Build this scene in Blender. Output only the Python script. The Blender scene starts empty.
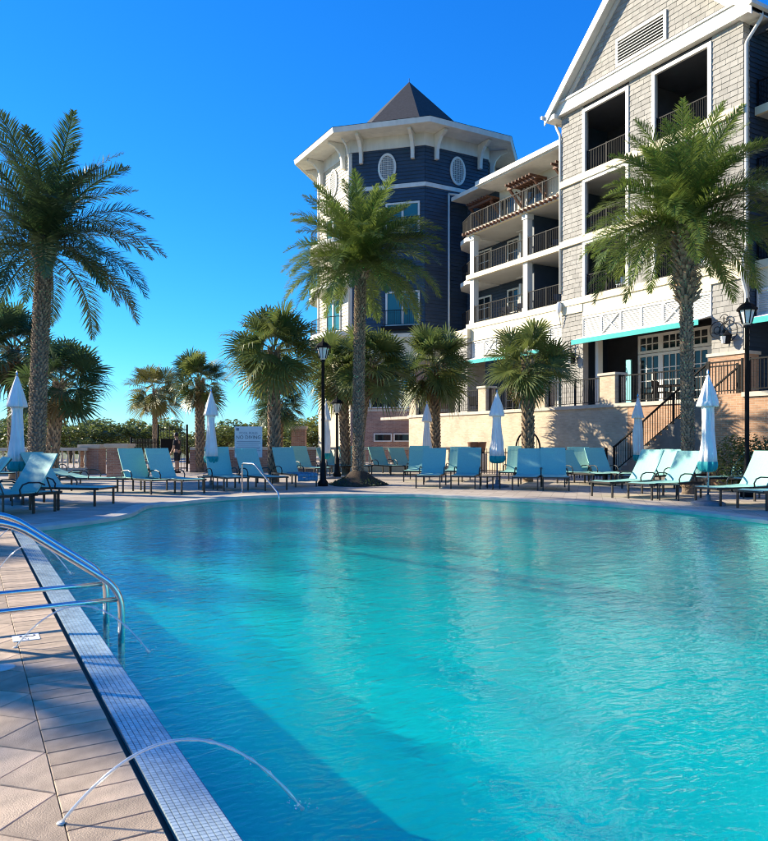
import bpy, bmesh, math, random
from mathutils import Vector, Matrix
from mathutils.geometry import tessellate_polygon
random.seed(7)
R = math.radians
PI = math.pi
SC = bpy.context.scene
COL = SC.collection

# ------------------------------------------------------------------ camera
F, CX, HY, CAMH, YAW = 740.0, 384.0, 441.0, 1.4, R(29.5)
cam = bpy.data.objects.new('camera', bpy.data.cameras.new('camera'))
COL.objects.link(cam)
cam.location = (0, 0, CAMH)
cam.rotation_euler = (R(90), 0, -YAW)
cam.data.sensor_fit = 'HORIZONTAL'
cam.data.sensor_width = 36
cam.data.lens = 36 * F / 768
cam.data.shift_y = (HY - 420.5) / 768
cam.data.clip_start, cam.data.clip_end = 0.05, 3000
SC.camera = cam

# ------------------------------------------------------------------ light
SUN_EL, SUN_AZ = R(25), R(-41)          # azimuth measured clockwise from +Y
world = bpy.data.worlds.new('World')
SC.world = world
world.use_nodes = True
wn, wl = world.node_tree.nodes, world.node_tree.links
wn.clear()
sky = wn.new('ShaderNodeTexSky')
sky.sky_type = 'NISHITA'
sky.sun_disc = False
sky.sun_elevation = SUN_EL
sky.sun_rotation = SUN_AZ
sky.altitude = 0
sky.air_density = 1.0
sky.dust_density = 0.0
sky.ozone_density = 4.0
hs = wn.new('ShaderNodeHueSaturation')
hs.inputs['Saturation'].default_value = 1.12
tn = wn.new('ShaderNodeVectorMath'); tn.operation = 'MULTIPLY'
tn.inputs[1].default_value = (0.104, 0.237, 0.30)
sx = wn.new('ShaderNodeSeparateXYZ'); cx_ = wn.new('ShaderNodeCombineXYZ')
wl.new(tn.outputs[0], sx.inputs[0])
for i_, (gam, k_) in enumerate(((1.45, 1.0), (.95, .735), (.60, 1.06))):      # one film-like response for the whole sky
    pw = wn.new('ShaderNodeMath'); pw.operation = 'POWER'; pw.inputs[1].default_value = gam
    ml = wn.new('ShaderNodeMath'); ml.operation = 'MULTIPLY'; ml.inputs[1].default_value = k_ * 4.1
    wl.new(sx.outputs[i_], pw.inputs[0]); wl.new(pw.outputs[0], ml.inputs[0]); wl.new(ml.outputs[0], cx_.inputs[i_])
bg = wn.new('ShaderNodeBackground')
bg.inputs['Strength'].default_value = 0.100
wo = wn.new('ShaderNodeOutputWorld')
wl.new(sky.outputs[0], hs.inputs['Color'])
wl.new(hs.outputs[0], tn.inputs[0]); wl.new(cx_.outputs[0], bg.inputs['Color'])
wl.new(bg.outputs[0], wo.inputs['Surface'])
sl = bpy.data.lights.new('sun', 'SUN')
sl.energy = 5.0
sl.angle = R(0.5)
sl.color = (1.0, 0.89, 0.69)
sun = bpy.data.objects.new('sun', sl)
COL.objects.link(sun)
sdir = Vector((math.sin(SUN_AZ) * math.cos(SUN_EL), math.cos(SUN_AZ) * math.cos(SUN_EL), math.sin(SUN_EL)))
sun.rotation_euler = sdir.to_track_quat('Z', 'Y').to_euler()
sun.location = sdir * 60
SC.view_settings.view_transform = 'Standard'
SC.view_settings.look = 'None'
SC.view_settings.gamma = 1
SC.view_settings.use_curve_mapping = False
SC.view_settings.exposure = 1.15
SC.render.engine = 'CYCLES'
SC.cycles.use_denoising = True
SC.cycles.max_bounces = 8
SC.cycles.transparent_max_bounces = 12
SC.cycles.sample_clamp_indirect = 6
SC.cycles.filter_width = 1.1

# ------------------------------------------------------------------ pixel helpers (768 x 841 photograph)
S_, C_ = math.sin(YAW), math.cos(YAW)
def D(px, d, z=0.0):
    l = (px - CX) / F * d
    return Vector((d * S_ + l * C_, d * C_ - l * S_, z))
def W(px, py, z=0.0):
    return D(px, F * (CAMH - z) / (py - HY), z)

# ------------------------------------------------------------------ mesh builder
class MB:
    def __init__(self): self.v, self.f = [], []
    def poly(self, pts):
        n = len(self.v); self.v += [tuple(p) for p in pts]; self.f.append(tuple(range(n, n + len(pts)))); return self
    def box(self, x0, x1, y0, y1, z0, z1):
        n = len(self.v)
        self.v += [(x, y, z) for z in (z0, z1) for y in (y0, y1) for x in (x0, x1)]
        self.f += [tuple(n + i for i in q) for q in ((0, 2, 3, 1), (4, 5, 7, 6), (0, 1, 5, 4), (2, 6, 7, 3), (0, 4, 6, 2), (1, 3, 7, 5))]
        return self
    def beam(self, p, q, w, h=None, up=(0, 0, 1)):
        p, q = Vector(p), Vector(q); h = h or w
        t = (q - p).normalized(); up = Vector(up)
        if abs(t.dot(up)) > .98: up = Vector((1, 0, 0))
        s = t.cross(up).normalized(); u = s.cross(t).normalized()
        n = len(self.v)
        for c in (p, q):
            for a, b in ((-1, -1), (1, -1), (1, 1), (-1, 1)):
                self.v.append(tuple(c + s * (a * w / 2) + u * (b * h / 2)))
        self.f += [tuple(n + i for i in q) for q in ((0, 3, 2, 1), (4, 5, 6, 7), (0, 1, 5, 4), (1, 2, 6, 5), (2, 3, 7, 6), (3, 0, 4, 7))]
        return self
    def tube(self, pts, r, n=8, cap=True):
        pts = [Vector(p) for p in pts]; m = len(pts)
        rr = r if isinstance(r, (list, tuple)) else [r] * m
        base = len(self.v); prev = None
        for i, p in enumerate(pts):
            t = (pts[min(i + 1, m - 1)] - pts[max(i - 1, 0)]).normalized()
            if prev is None:
                a = Vector((0, 0, 1)) if abs(t.z) < .9 else Vector((1, 0, 0))
                s = t.cross(a).normalized()
            else:
                s = (prev - t * prev.dot(t)).normalized()
            prev = s; u = t.cross(s)
            for k in range(n):
                an = 2 * PI * k / n
                self.v.append(tuple(p + (s * math.cos(an) + u * math.sin(an)) * rr[i]))
        for i in range(m - 1):
            for k in range(n):
                a, b = base + i * n + k, base + i * n + (k + 1) % n
                self.f.append((a, b, b + n, a + n))
        if cap:
            self.f.append(tuple(base + k for k in range(n))[::-1])
            self.f.append(tuple(base + (m - 1) * n + k for k in range(n)))
        return self
    def lathe(self, prof, n=16, c=(0, 0, 0), star=None):
        base = len(self.v)
        for i, (r, z) in enumerate(prof):
            for k in range(n):
                an = 2 * PI * k / n
                q = r if not star else r * star(an, z)
                self.v.append((c[0] + q * math.cos(an), c[1] + q * math.sin(an), c[2] + z))
        for i in range(len(prof) - 1):
            for k in range(n):
                a, b = base + i * n + k, base + i * n + (k + 1) % n
                self.f.append((a, b, b + n, a + n))
        self.f.append(tuple(base + k for k in range(n))[::-1])
        self.f.append(tuple(base + (len(prof) - 1) * n + k for k in range(n)))
        return self
    def ext(self, pts, vec):
        pts = [Vector(p) for p in pts]; vec = Vector(vec); n = len(self.v); m = len(pts)
        self.v += [tuple(p) for p in pts] + [tuple(p + vec) for p in pts]
        self.f.append(tuple(range(n, n + m))[::-1]); self.f.append(tuple(range(n + m, n + 2 * m)))
        for i in range(m):
            j = (i + 1) % m
            self.f.append((n + i, n + j, n + m + j, n + m + i))
        return self
    def mesh(self, name, mat, smooth=False, fix=True, off=(0, 0, 0)):
        me = bpy.data.meshes.new(name)
        o = Vector(off)
        me.from_pydata([tuple(Vector(p) - o) for p in self.v] if o.length else self.v, [], self.f)
        if fix:
            bm = bmesh.new(); bm.from_mesh(me)
            bmesh.ops.recalc_face_normals(bm, faces=bm.faces); bm.to_mesh(me); bm.free()
        if mat: me.materials.append(MATS[mat] if isinstance(mat, str) else mat)
        if smooth:
            me.polygons.foreach_set('use_smooth', [True] * len(me.polygons))
        me.update()
        return me

ROOT = {}
def thing(name, label, cat, loc=(0, 0, 0), rz=0, group=None):
    o = bpy.data.objects.new(name, None); COL.objects.link(o)
    o.empty_display_size = .2
    o.location = loc; o.rotation_euler = (0, 0, rz)
    o['label'] = label; o['category'] = cat
    if group: o['group'] = group
    ROOT[o.name] = Vector((0, 0, 0))
    return o
def world_thing(name, label, cat, loc, group=None):
    o = thing(name, label, cat, loc, 0, group); ROOT[o.name] = Vector(loc); return o
def add(name, me, parent=None, loc=None, rot=None, scale=None):
    o = bpy.data.objects.new(name, me); COL.objects.link(o)
    if parent is not None:
        o.parent = parent; ROOT[o.name] = ROOT.get(parent.name, Vector())
    if loc is not None: o.location = loc
    if rot is not None: o.rotation_euler = rot
    if scale is not None: o.scale = (scale,) * 3 if isinstance(scale, (int, float)) else scale
    return o
def part(name, mb, mat, parent, smooth=False, stuff=False, label=None, fix=True):
    o = add(name, mb.mesh(name, mat, smooth, fix, ROOT.get(parent.name, Vector())), parent)
    if stuff: o['kind'] = 'stuff'
    if label: o['label'] = label
    return o
def struct(name, mb, mat, smooth=False, kind='structure'):
    o = add(name, mb.mesh(name, mat, smooth)); o['kind'] = kind; return o
def tag(o, label, cat, group=None):
    o['label'] = label; o['category'] = cat
    if group: o['group'] = group
    return o
def copy_tree(o, parent=None):
    c = o.copy(); COL.objects.link(c); c.parent = parent
    for ch in list(o.children): copy_tree(ch, c)
    return c

# ------------------------------------------------------------------ materials
MATS = {}
def mat(name, col, rough=.6, var=.12, scale=3.0, bump=0.0, bscale=40, metal=0, island=0, obj=0, spec=.5, coat=0, detail=4, stretch=None):
    m = bpy.data.materials.new(name); m.use_nodes = True; MATS[name] = m
    nt = m.node_tree; n, l = nt.nodes, nt.links
    b = n['Principled BSDF']
    b.inputs['Roughness'].default_value = rough
    b.inputs['Metallic'].default_value = metal
    b.inputs['Specular IOR Level'].default_value = spec
    b.inputs['Coat Weight'].default_value = coat
    tc = n.new('ShaderNodeTexCoord')
    mp = n.new('ShaderNodeMapping'); l.new(tc.outputs['Object'], mp.inputs[0])
    if stretch: mp.inputs['Scale'].default_value = stretch
    nz = n.new('ShaderNodeTexNoise'); nz.inputs['Scale'].default_value = scale; nz.inputs['Detail'].default_value = detail
    l.new(mp.outputs[0], nz.inputs['Vector'])
    mr = n.new('ShaderNodeMapRange'); mr.inputs[1].default_value = .3; mr.inputs[2].default_value = .7
    mr.inputs[3].default_value = 1 - var; mr.inputs[4].default_value = 1 + var
    l.new(nz.outputs[0], mr.inputs[0])
    fac = mr.outputs[0]
    def mulrand(sock, amt):
        r = n.new('ShaderNodeMapRange'); r.inputs[3].default_value = 1 - amt; r.inputs[4].default_value = 1 + amt
        l.new(sock, r.inputs[0])
        q = n.new('ShaderNodeMath'); q.operation = 'MULTIPLY'
        l.new(fac, q.inputs[0]); l.new(r.outputs[0], q.inputs[1]); return q.outputs[0]
    if island:
        g = n.new('ShaderNodeNewGeometry'); fac = mulrand(g.outputs['Random Per Island'], island)
    if obj:
        oi = n.new('ShaderNodeObjectInfo'); fac = mulrand(oi.outputs['Random'], obj)
    vm = n.new('ShaderNodeVectorMath'); vm.operation = 'SCALE'
    vm.inputs[0].default_value = col[:3]; l.new(fac, vm.inputs['Scale'])
    l.new(vm.outputs[0], b.inputs['Base Color'])
    m['_c'] = 0
    if bump:
        n2 = n.new('ShaderNodeTexNoise'); n2.inputs['Scale'].default_value = bscale; n2.inputs['Detail'].default_value = 3
        l.new(mp.outputs[0], n2.inputs['Vector'])
        bp = n.new('ShaderNodeBump'); bp.inputs['Strength'].default_value = bump; bp.inputs['Distance'].default_value = .02
        l.new(n2.outputs[0], bp.inputs['Height']); l.new(bp.outputs[0], b.inputs['Normal'])
    del m['_c']
    return m
mat('white_trim', (.66, .64, .58), .5, .10, 2.5, stretch=(1, 1, .25))
mat('cream', (.68, .59, .39), .6, .10, 2.0, stretch=(1, 1, .25))
mat('cream_siding', (.60, .54, .42), .6, .06, 1.5)
mat('navy', (.028, .048, .075), .55, .15, 1.2, island=.06)
mat('shingle', (.305, .288, .258), .8, .10, 3, island=.13)
mat('roof', (.034, .034, .038), .85, .25, 6, bump=.4, bscale=30)
mat('stucco', (.62, .52, .37), .8, .10, .8, bump=.2)
mat('stone_cap', (.52, .46, .37), .75, .1, 3, bump=.2)
mat('step_stone_shaded', (.15, .135, .12), .8, .15, 4, bump=.2)  # stone darkened so its colour carries the shade on the stair flight
mat('iron', (.008, .008, .009), .6, .1, 8, spec=.15)
mat('bronze', (.022, .019, .017), .4, .1, 8)
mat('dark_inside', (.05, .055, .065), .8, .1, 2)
mat('ceiling', (.50, .48, .43), .7, .05, 2)
mat('wood', (.13, .055, .03), .7, .2, 5, stretch=(1, 1, 6))
mat('sling', (.28, .57, .49), .7, .05, 30, bump=.15, bscale=300, obj=.06)
mat('canvas', (.80, .79, .76), .8, .05, 6, bump=.2, bscale=15)
mat('teal', (.0, .36, .34), .65, .06, 6)
mat('teal_hem', (.0, .30, .31), .7, .1, 10)
mat('steel', (.62, .63, .65), .16, .03, 4, metal=1)
mat('trunk_date', (.17, .125, .085), .9, .35, 9, bump=.6, bscale=30)
mat('trunk_sabal', (.22, .15, .10), .9, .35, 9, bump=.6, bscale=30, island=.3)
mat('scar', (.27, .20, .13), .9, .3, 9, island=.3)
mat('boot', (.30, .21, .13), .85, .25, 9, island=.35)
mat('rachis', (.26, .24, .06), .6, .1, 4)
mat('mulch', (.06, .038, .022), .95, .4, 30, bump=1, bscale=60)
mat('paver', (.44, .325, .22), .75, .22, 9, bump=.3, bscale=160, obj=.22)
mat('grout', (.03, .024, .02), .95, .2, 30)
mat('nozzle', (.6, .58, .52), .4, .05, 10)
mat('base_concrete', (.16, .18, .20), .7, .1, 8)
mat('sign_white', (.80, .80, .78), .5, .03, 4)
mat('print', (.03, .035, .06), .6, .0, 4)
mat('print_grey', (.22, .24, .29), .6, .0, 4)
mat('skin', (.42, .24, .16), .55, .05, 8)
mat('cloth_dark', (.014, .014, .017), .85, .2, 12)
mat('hair', (.015, .011, .009), .6, .1, 30)
mat('lamp_glass', (.75, .73, .66), .3, .05, 6)
mat('pot', (.20, .10, .06), .8, .2, 6)
mat('bark', (.09, .065, .045), .9, .3, 8)
mat('slot', (.006, .007, .009), .6, .1, 8)
mat('tile', (.43, .52, .55), .22, .16, 5, island=.16, obj=.10)
mat('tile_grout', (.20, .25, .30), .8, .1, 30)
mat('shutter', (.16, .50, .50), .5, .05, 5)
mat('grass', (.10, .12, .045), .95, .35, .15, bump=.3, bscale=2)

def leafmat(name, col, col2, trans=.35, rough=.45):
    m = bpy.data.materials.new(name); m.use_nodes = True; MATS[name] = m
    n, l = m.node_tree.nodes, m.node_tree.links
    b = n['Principled BSDF']; b.inputs['Roughness'].default_value = rough
    oi = n.new('ShaderNodeObjectInfo'); g = n.new('ShaderNodeNewGeometry')
    ad = n.new('ShaderNodeMath'); ad.operation = 'ADD'
    l.new(oi.outputs['Random'], ad.inputs[0]); l.new(g.outputs['Random Per Island'], ad.inputs[1])
    hf = n.new('ShaderNodeMath'); hf.operation = 'MULTIPLY'; hf.inputs[1].default_value = .5; l.new(ad.outputs[0], hf.inputs[0])
    mx = n.new('ShaderNodeMix'); mx.data_type = 'RGBA'
    mx.inputs['A'].default_value = (*col, 1); mx.inputs['B'].default_value = (*col2, 1)
    l.new(hf.outputs[0], mx.inputs['Factor']); l.new(mx.outputs['Result'], b.inputs['Base Color'])
    t = n.new('ShaderNodeBsdfTranslucent')
    l.new(mx.outputs['Result'], t.inputs['Color'])
    ms = n.new('ShaderNodeMixShader'); ms.inputs[0].default_value = trans
    l.new(b.outputs[0], ms.inputs[1]); l.new(t.outputs[0], ms.inputs[2])
    l.new(ms.outputs[0], n['Material Output'].inputs['Surface'])
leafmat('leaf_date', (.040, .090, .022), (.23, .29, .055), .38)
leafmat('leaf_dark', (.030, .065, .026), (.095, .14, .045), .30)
leafmat('leaf_sabal', (.05, .095, .028), (.20, .22, .055), .35)
leafmat('leaf_sabal_yellow', (.10, .12, .03), (.26, .22, .06), .3)
leafmat('leaf_tree', (.07, .11, .03), (.20, .22, .05), .4)
leafmat('leaf_hedge', (.045, .08, .02), (.20, .20, .05), .3)
leafmat('leaf_dry', (.17, .12, .05), (.30, .22, .10), .2)

def brickmat(name, c1, c2, mortar, bw=.2, bh=.067, axis='x'):
    m = bpy.data.materials.new(name); m.use_nodes = True; MATS[name] = m
    n, l = m.node_tree.nodes, m.node_tree.links
    b = n['Principled BSDF']; b.inputs['Roughness'].default_value = .85
    tc = n.new('ShaderNodeTexCoord'); sp = n.new('ShaderNodeSeparateXYZ'); l.new(tc.outputs['Object'], sp.inputs[0])
    ge = n.new('ShaderNodeNewGeometry'); cr = n.new('ShaderNodeVectorMath'); cr.operation = 'CROSS_PRODUCT'; cr.inputs[0].default_value = (0, 0, 1); l.new(ge.outputs['True Normal'], cr.inputs[1])
    s = n.new('ShaderNodeVectorMath'); s.operation = 'DOT_PRODUCT'; l.new(tc.outputs['Object'], s.inputs[0]); l.new(cr.outputs[0], s.inputs[1])
    cb = n.new('ShaderNodeCombineXYZ'); l.new(s.outputs['Value'], cb.inputs[0]); l.new(sp.outputs[2], cb.inputs[1])
    bt = n.new('ShaderNodeTexBrick'); bt.inputs['Scale'].default_value = 1
    bt.inputs['Brick Width'].default_value = bw; bt.inputs['Row Height'].default_value = bh
    bt.inputs['Mortar Size'].default_value = .006; bt.inputs['Mortar Smooth'].default_value = .2
    bt.inputs['Color1'].default_value = (*c1, 1); bt.inputs['Color2'].default_value = (*c2, 1); bt.inputs['Mortar'].default_value = (*mortar, 1)
    l.new(cb.outputs[0], bt.inputs['Vector'])
    nz = n.new('ShaderNodeTexNoise'); nz.inputs['Scale'].default_value = 1.3; nz.inputs['Detail'].default_value = 6; l.new(tc.outputs['Object'], nz.inputs['Vector'])
    mr = n.new('ShaderNodeMapRange'); mr.inputs[3].default_value = .6; mr.inputs[4].default_value = 1.4; l.new(nz.outputs[0], mr.inputs[0])
    vm = n.new('ShaderNodeVectorMath'); vm.operation = 'SCALE'; l.new(bt.outputs['Color'], vm.inputs[0]); l.new(mr.outputs[0], vm.inputs['Scale'])
    l.new(vm.outputs[0], b.inputs['Base Color'])
    bp = n.new('ShaderNodeBump'); bp.inputs['Strength'].default_value = .5; bp.inputs['Distance'].default_value = .01; bp.invert = True
    l.new(bt.outputs['Fac'], bp.inputs['Height']); l.new(bp.outputs[0], b.inputs['Normal'])
brickmat('brick', (.40, .22, .15), (.26, .13, .09), (.42, .36, .30))
brickmat('brick_tan', (.46, .26, .15), (.34, .18, .10), (.44, .36, .27))
brickmat('brick_cream', (.56, .45, .32), (.46, .35, .245), (.52, .44, .33))

def deckmat():
    m = bpy.data.materials.new('deck'); m.use_nodes = True; MATS['deck'] = m
    n, l = m.node_tree.nodes, m.node_tree.links
    b = n['Principled BSDF']; b.inputs['Roughness'].default_value = .75
    tc = n.new('ShaderNodeTexCoord'); mp = n.new('ShaderNodeMapping'); mp.inputs['Rotation'].default_value = (0, 0, R(45))
    l.new(tc.outputs['Object'], mp.inputs[0])
    bt = n.new('ShaderNodeTexBrick'); bt.offset = 0; bt.inputs['Scale'].default_value = 1
    bt.inputs['Brick Width'].default_value = .31; bt.inputs['Row Height'].default_value = .31; bt.inputs['Mortar Size'].default_value = .004
    bt.inputs['Color1'].default_value = (.48, .41, .335, 1); bt.inputs['Color2'].default_value = (.37, .31, .25, 1); bt.inputs['Mortar'].default_value = (.15, .12, .09, 1)
    l.new(mp.outputs[0], bt.inputs['Vector'])
    nz = n.new('ShaderNodeTexNoise'); nz.inputs['Scale'].default_value = .8; nz.inputs['Detail'].default_value = 8; l.new(tc.outputs['Object'], nz.inputs['Vector'])
    mr = n.new('ShaderNodeMapRange'); mr.inputs[3].default_value = .75; mr.inputs[4].default_value = 1.25; l.new(nz.outputs[0], mr.inputs[0])
    vm = n.new('ShaderNodeVectorMath'); vm.operation = 'SCALE'; l.new(bt.outputs['Color'], vm.inputs[0]); l.new(mr.outputs[0], vm.inputs['Scale'])
    l.new(vm.outputs[0], b.inputs['Base Color'])
deckmat()

def glassmat(name, tint, rough=.03):
    m = bpy.data.materials.new(name); m.use_nodes = True; MATS[name] = m
    b = m.node_tree.nodes['Principled BSDF']
    b.inputs['Base Color'].default_value = (*tint, 1); b.inputs['Roughness'].default_value = rough
    b.inputs['Specular IOR Level'].default_value = .45; b.inputs['IOR'].default_value = 1.45
glassmat('window_glass', (.012, .018, .022))
glassmat('window_glass_sky', (.03, .15, .18))  # teal base colour stands in for blue sky reflected in the tower panes

def watermat():
    m = bpy.data.materials.new('pool_water'); m.use_nodes = True; MATS['pool_water'] = m
    n, l = m.node_tree.nodes, m.node_tree.links
    n.remove(n['Principled BSDF'])
    tc = n.new('ShaderNodeTexCoord')
    def noise(sx, sy, rot, scale, detail, dist):
        mp = n.new('ShaderNodeMapping'); mp.inputs['Scale'].default_value = (sx, sy, 1); mp.inputs['Rotation'].default_value = (0, 0, R(rot))
        l.new(tc.outputs['Object'], mp.inputs[0])
        z = n.new('ShaderNodeTexNoise'); z.inputs['Scale'].default_value = scale; z.inputs['Detail'].default_value = detail
        z.inputs['Distortion'].default_value = dist; l.new(mp.outputs[0], z.inputs['Vector']); return z.outputs[0]
    a = noise(1, 1.7, 25, 5.0, 2.5, .6)
    c = noise(1, 1.4, -20, 1.1, 2, .3)
    d = noise(1, 2.0, 40, 15, 2, .4)
    def mul(s, k):
        q = n.new('ShaderNodeMath'); q.operation = 'MULTIPLY'; q.inputs[1].default_value = k; l.new(s, q.inputs[0]); return q.outputs[0]
    def addn(s, t):
        q = n.new('ShaderNodeMath'); q.operation = 'ADD'; l.new(s, q.inputs[0]); l.new(t, q.inputs[1]); return q.outputs[0]
    h = addn(addn(mul(a, .42), mul(c, .6)), mul(d, .11))
    bp = n.new('ShaderNodeBump'); bp.inputs['Strength'].default_value = 1; bp.inputs['Distance'].default_value = .030
    l.new(h, bp.inputs['Height'])
    ge = n.new('ShaderNodeNewGeometry')
    dt = n.new('ShaderNodeVectorMath'); dt.operation = 'DOT_PRODUCT'; l.new(ge.outputs['Incoming'], dt.inputs[0]); l.new(bp.outputs[0], dt.inputs[1])
    def mth(op, a_, b_=None):
        q = n.new('ShaderNodeMath'); q.operation = op
        for i_, v_ in enumerate((a_, b_)):
            if v_ is None: continue
            if isinstance(v_, (int, float)): q.inputs[i_].default_value = v_
            else: l.new(v_, q.inputs[i_])
        return q.outputs[0]
    sch = mth('ADD', mth('MULTIPLY', mth('POWER', mth('SUBTRACT', 1.0, mth('ABSOLUTE', dt.outputs['Value'])), 5.0), .96), .02)
    tr = n.new('ShaderNodeBsdfTransparent'); tr.inputs['Color'].default_value = (.45, .97, .98, 1)
    rf = n.new('ShaderNodeBsdfRefraction'); rf.inputs['Color'].default_value = (.45, .97, .98, 1); rf.inputs['IOR'].default_value = 1.2; rf.inputs['Roughness'].default_value = 0; l.new(bp.outputs[0], rf.inputs['Normal'])
    mi = n.new('ShaderNodeMixShader'); mi.inputs[0].default_value = .45; l.new(tr.outputs[0], mi.inputs[1]); l.new(rf.outputs[0], mi.inputs[2])
    gl = n.new('ShaderNodeBsdfGlossy'); gl.inputs['Roughness'].default_value = .015; l.new(bp.outputs[0], gl.inputs['Normal'])
    ms = n.new('ShaderNodeMixShader'); l.new(sch, ms.inputs[0]); l.new(mi.outputs[0], ms.inputs[1]); l.new(gl.outputs[0], ms.inputs[2])
    l.new(ms.outputs[0], n['Material Output'].inputs['Surface'])
    # basin plaster
    m2 = mat('basin', (.10, .86, .64), .7, .05, 2)
    # jets
    j = bpy.data.materials.new('jet_water'); j.use_nodes = True; MATS['jet_water'] = j
    n, l = j.node_tree.nodes, j.node_tree.links
    n.remove(n['Principled BSDF'])
    t = n.new('ShaderNodeBsdfTransparent'); g = n.new('ShaderNodeBsdfGlossy'); g.inputs['Roughness'].default_value = .12
    dfu = n.new('ShaderNodeBsdfDiffuse'); dfu.inputs['Color'].default_value = (.8, .85, .85, 1)
    s1 = n.new('ShaderNodeMixShader'); s1.inputs[0].default_value = .45; l.new(g.outputs[0], s1.inputs[1]); l.new(dfu.outputs[0], s1.inputs[2])
    s2 = n.new('ShaderNodeMixShader'); s2.inputs[0].default_value = .55; l.new(t.outputs[0], s2.inputs[1]); l.new(s1.outputs[0], s2.inputs[2])
    l.new(s2.outputs[0], n['Material Output'].inputs['Surface'])
watermat()

# ================================================================== GROUND, DECK, POOL
EDGE = 0.62                                   # x of the straight pool edge (drain slot)
def catmull(pts, k=6):
    out = []; n = len(pts)
    for i in range(n):
        p0, p1, p2, p3 = (Vector(pts[(i + j) % n]) for j in (-1, 0, 1, 2))
        for s in range(k):
            t = s / k
            out.append(.5 * ((2 * p1) + (-p0 + p2) * t + (2 * p0 - 5 * p1 + 4 * p2 - p3) * t * t + (-p0 + 3 * p1 - 3 * p2 + p3) * t ** 3))
    return out
BAND = 0.23
TX = EDGE + .035 + BAND                       # water side of the tiled band
far = [(104, 519.5), (130, 514), (146, 506.5), (172, 503.5), (230, 498), (300, 495), (400, 494.5), (488, 498), (570, 502), (641, 507), (695, 512), (768, 521)]
farp = [W(*p).xy for p in far]
curve = [Vector((1.25, 13.25))] + farp + [Vector((11.9, 5.0)), Vector((11.2, 1.5)), Vector((9.5, -1.8))]
# smooth open curve
sm = []
ext = [curve[0] * 2 - curve[1]] + curve + [curve[-1] * 2 - curve[-2]]
for i in range(1, len(ext) - 2):
    for s in range(6):
        t = s / 6; p0, p1, p2, p3 = ext[i - 1:i + 3]
        sm.append(.5 * ((2 * p1) + (-p0 + p2) * t + (2 * p0 - 5 * p1 + 4 * p2 - p3) * t * t + (-p0 + 3 * p1 - 3 * p2 + p3) * t ** 3))
sm.append(ext[-2])
POOL = [Vector((EDGE, -3.0)), Vector((EDGE, 12.9))] + sm + [Vector((6.0, -3.2))]
POOL = [Vector((p.x, p.y)) for p in POOL]
DX0, DX1, DY0, DY1 = -30, 46, -14, 62
def sheet_with_hole(outer, inner, z, name, m, kind='structure'):
    polys = [[Vector((p[0], p[1], z)) for p in outer], [Vector((p[0], p[1], z)) for p in inner]]
    tris = tessellate_polygon(polys)
    vs = [tuple(p) for q in polys for p in q]
    me = bpy.data.meshes.new(name); me.from_pydata(vs, [], [tuple(t) for t in tris])
    bm = bmesh.new(); bm.from_mesh(me)
    for f in bm.faces:
        if f.normal.z < 0: f.normal_flip()
    bm.to_mesh(me); bm.free()
    me.materials.append(MATS[m]); o = add(name, me); o['kind'] = kind; return o
sheet_with_hole([(DX0, DY0), (DX1, DY0), (DX1, DY1), (DX0, DY1)], POOL, 0, 'pool_deck', 'deck')
g = MB(); B = 2500
g.poly([(-B, -B, -.1), (B, -B, -.1), (B, DY0, -.1), (-B, DY0, -.1)])
g.poly([(-B, DY1, -.1), (B, DY1, -.1), (B, B, -.1), (-B, B, -.1)])
g.poly([(-B, DY0, -.1), (DX0, DY0, -.1), (DX0, DY1, -.1), (-B, DY1, -.1)])
g.poly([(DX1, DY0, -.1), (B, DY0, -.1), (B, DY1, -.1), (DX1, DY1, -.1)])
g.box(DX0, DX1, DY0 - .02, DY0, -.6, -.001); g.box(DX0 - .02, DX0, DY0, DY1, -.6, -.001); g.box(DX0, DX1, DY1, DY1 + .02, -.6, -.001)
struct('ground', g, 'grass')
# basin: wall and floor
WZ = -.055
bs = MB(); n = len(POOL)
def floor_z(p): return -.42 - .055 * (16 - p.y) - .09 * p.x
for i in range(n):
    a, b = POOL[i], POOL[(i + 1) % n]
    bs.poly([(a.x, a.y, -.002), (b.x, b.y, -.002), (b.x, b.y, floor_z(b)), (a.x, a.y, floor_z(a))])
fl = [Vector((p.x, p.y, floor_z(p))) for p in POOL]
base = len(bs.v); bs.v += [tuple(p) for p in fl]
bs.f += [tuple(base + k for k in t) for t in tessellate_polygon([fl])]
o = struct('pool_basin', bs, 'basin')
wt = MB(); wl_ = [Vector((p.x, p.y, WZ)) for p in POOL]
wt.v = [tuple(p) for p in wl_]; wt.f = [tuple(t) for t in tessellate_polygon([wl_])]
o = struct('water', wt, 'pool_water')
me = o.data
bm = bmesh.new(); bm.from_mesh(me)
for f in bm.faces:
    if f.normal.z < 0: f.normal_flip()
bm.to_mesh(me); bm.free()
# the body of the water: clear, takes out red with depth
wb = MB(); wb.box(EDGE - .3, 13.6, -3.6, 19.6, -3.2, WZ - .004)
o = struct('water_body', wb, None)
vm_ = bpy.data.materials.new('water_volume'); vm_.use_nodes = True; MATS['water_volume'] = vm_
vm_.node_tree.nodes.remove(vm_.node_tree.nodes['Principled BSDF'])
va = vm_.node_tree.nodes.new('ShaderNodeVolumeAbsorption'); va.inputs['Color'].default_value = (.0, .86, .93, 1); va.inputs['Density'].default_value = .42
vm_.node_tree.links.new(va.outputs[0], vm_.node_tree.nodes['Material Output'].inputs['Volume'])
o.data.materials.append(vm_)
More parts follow.
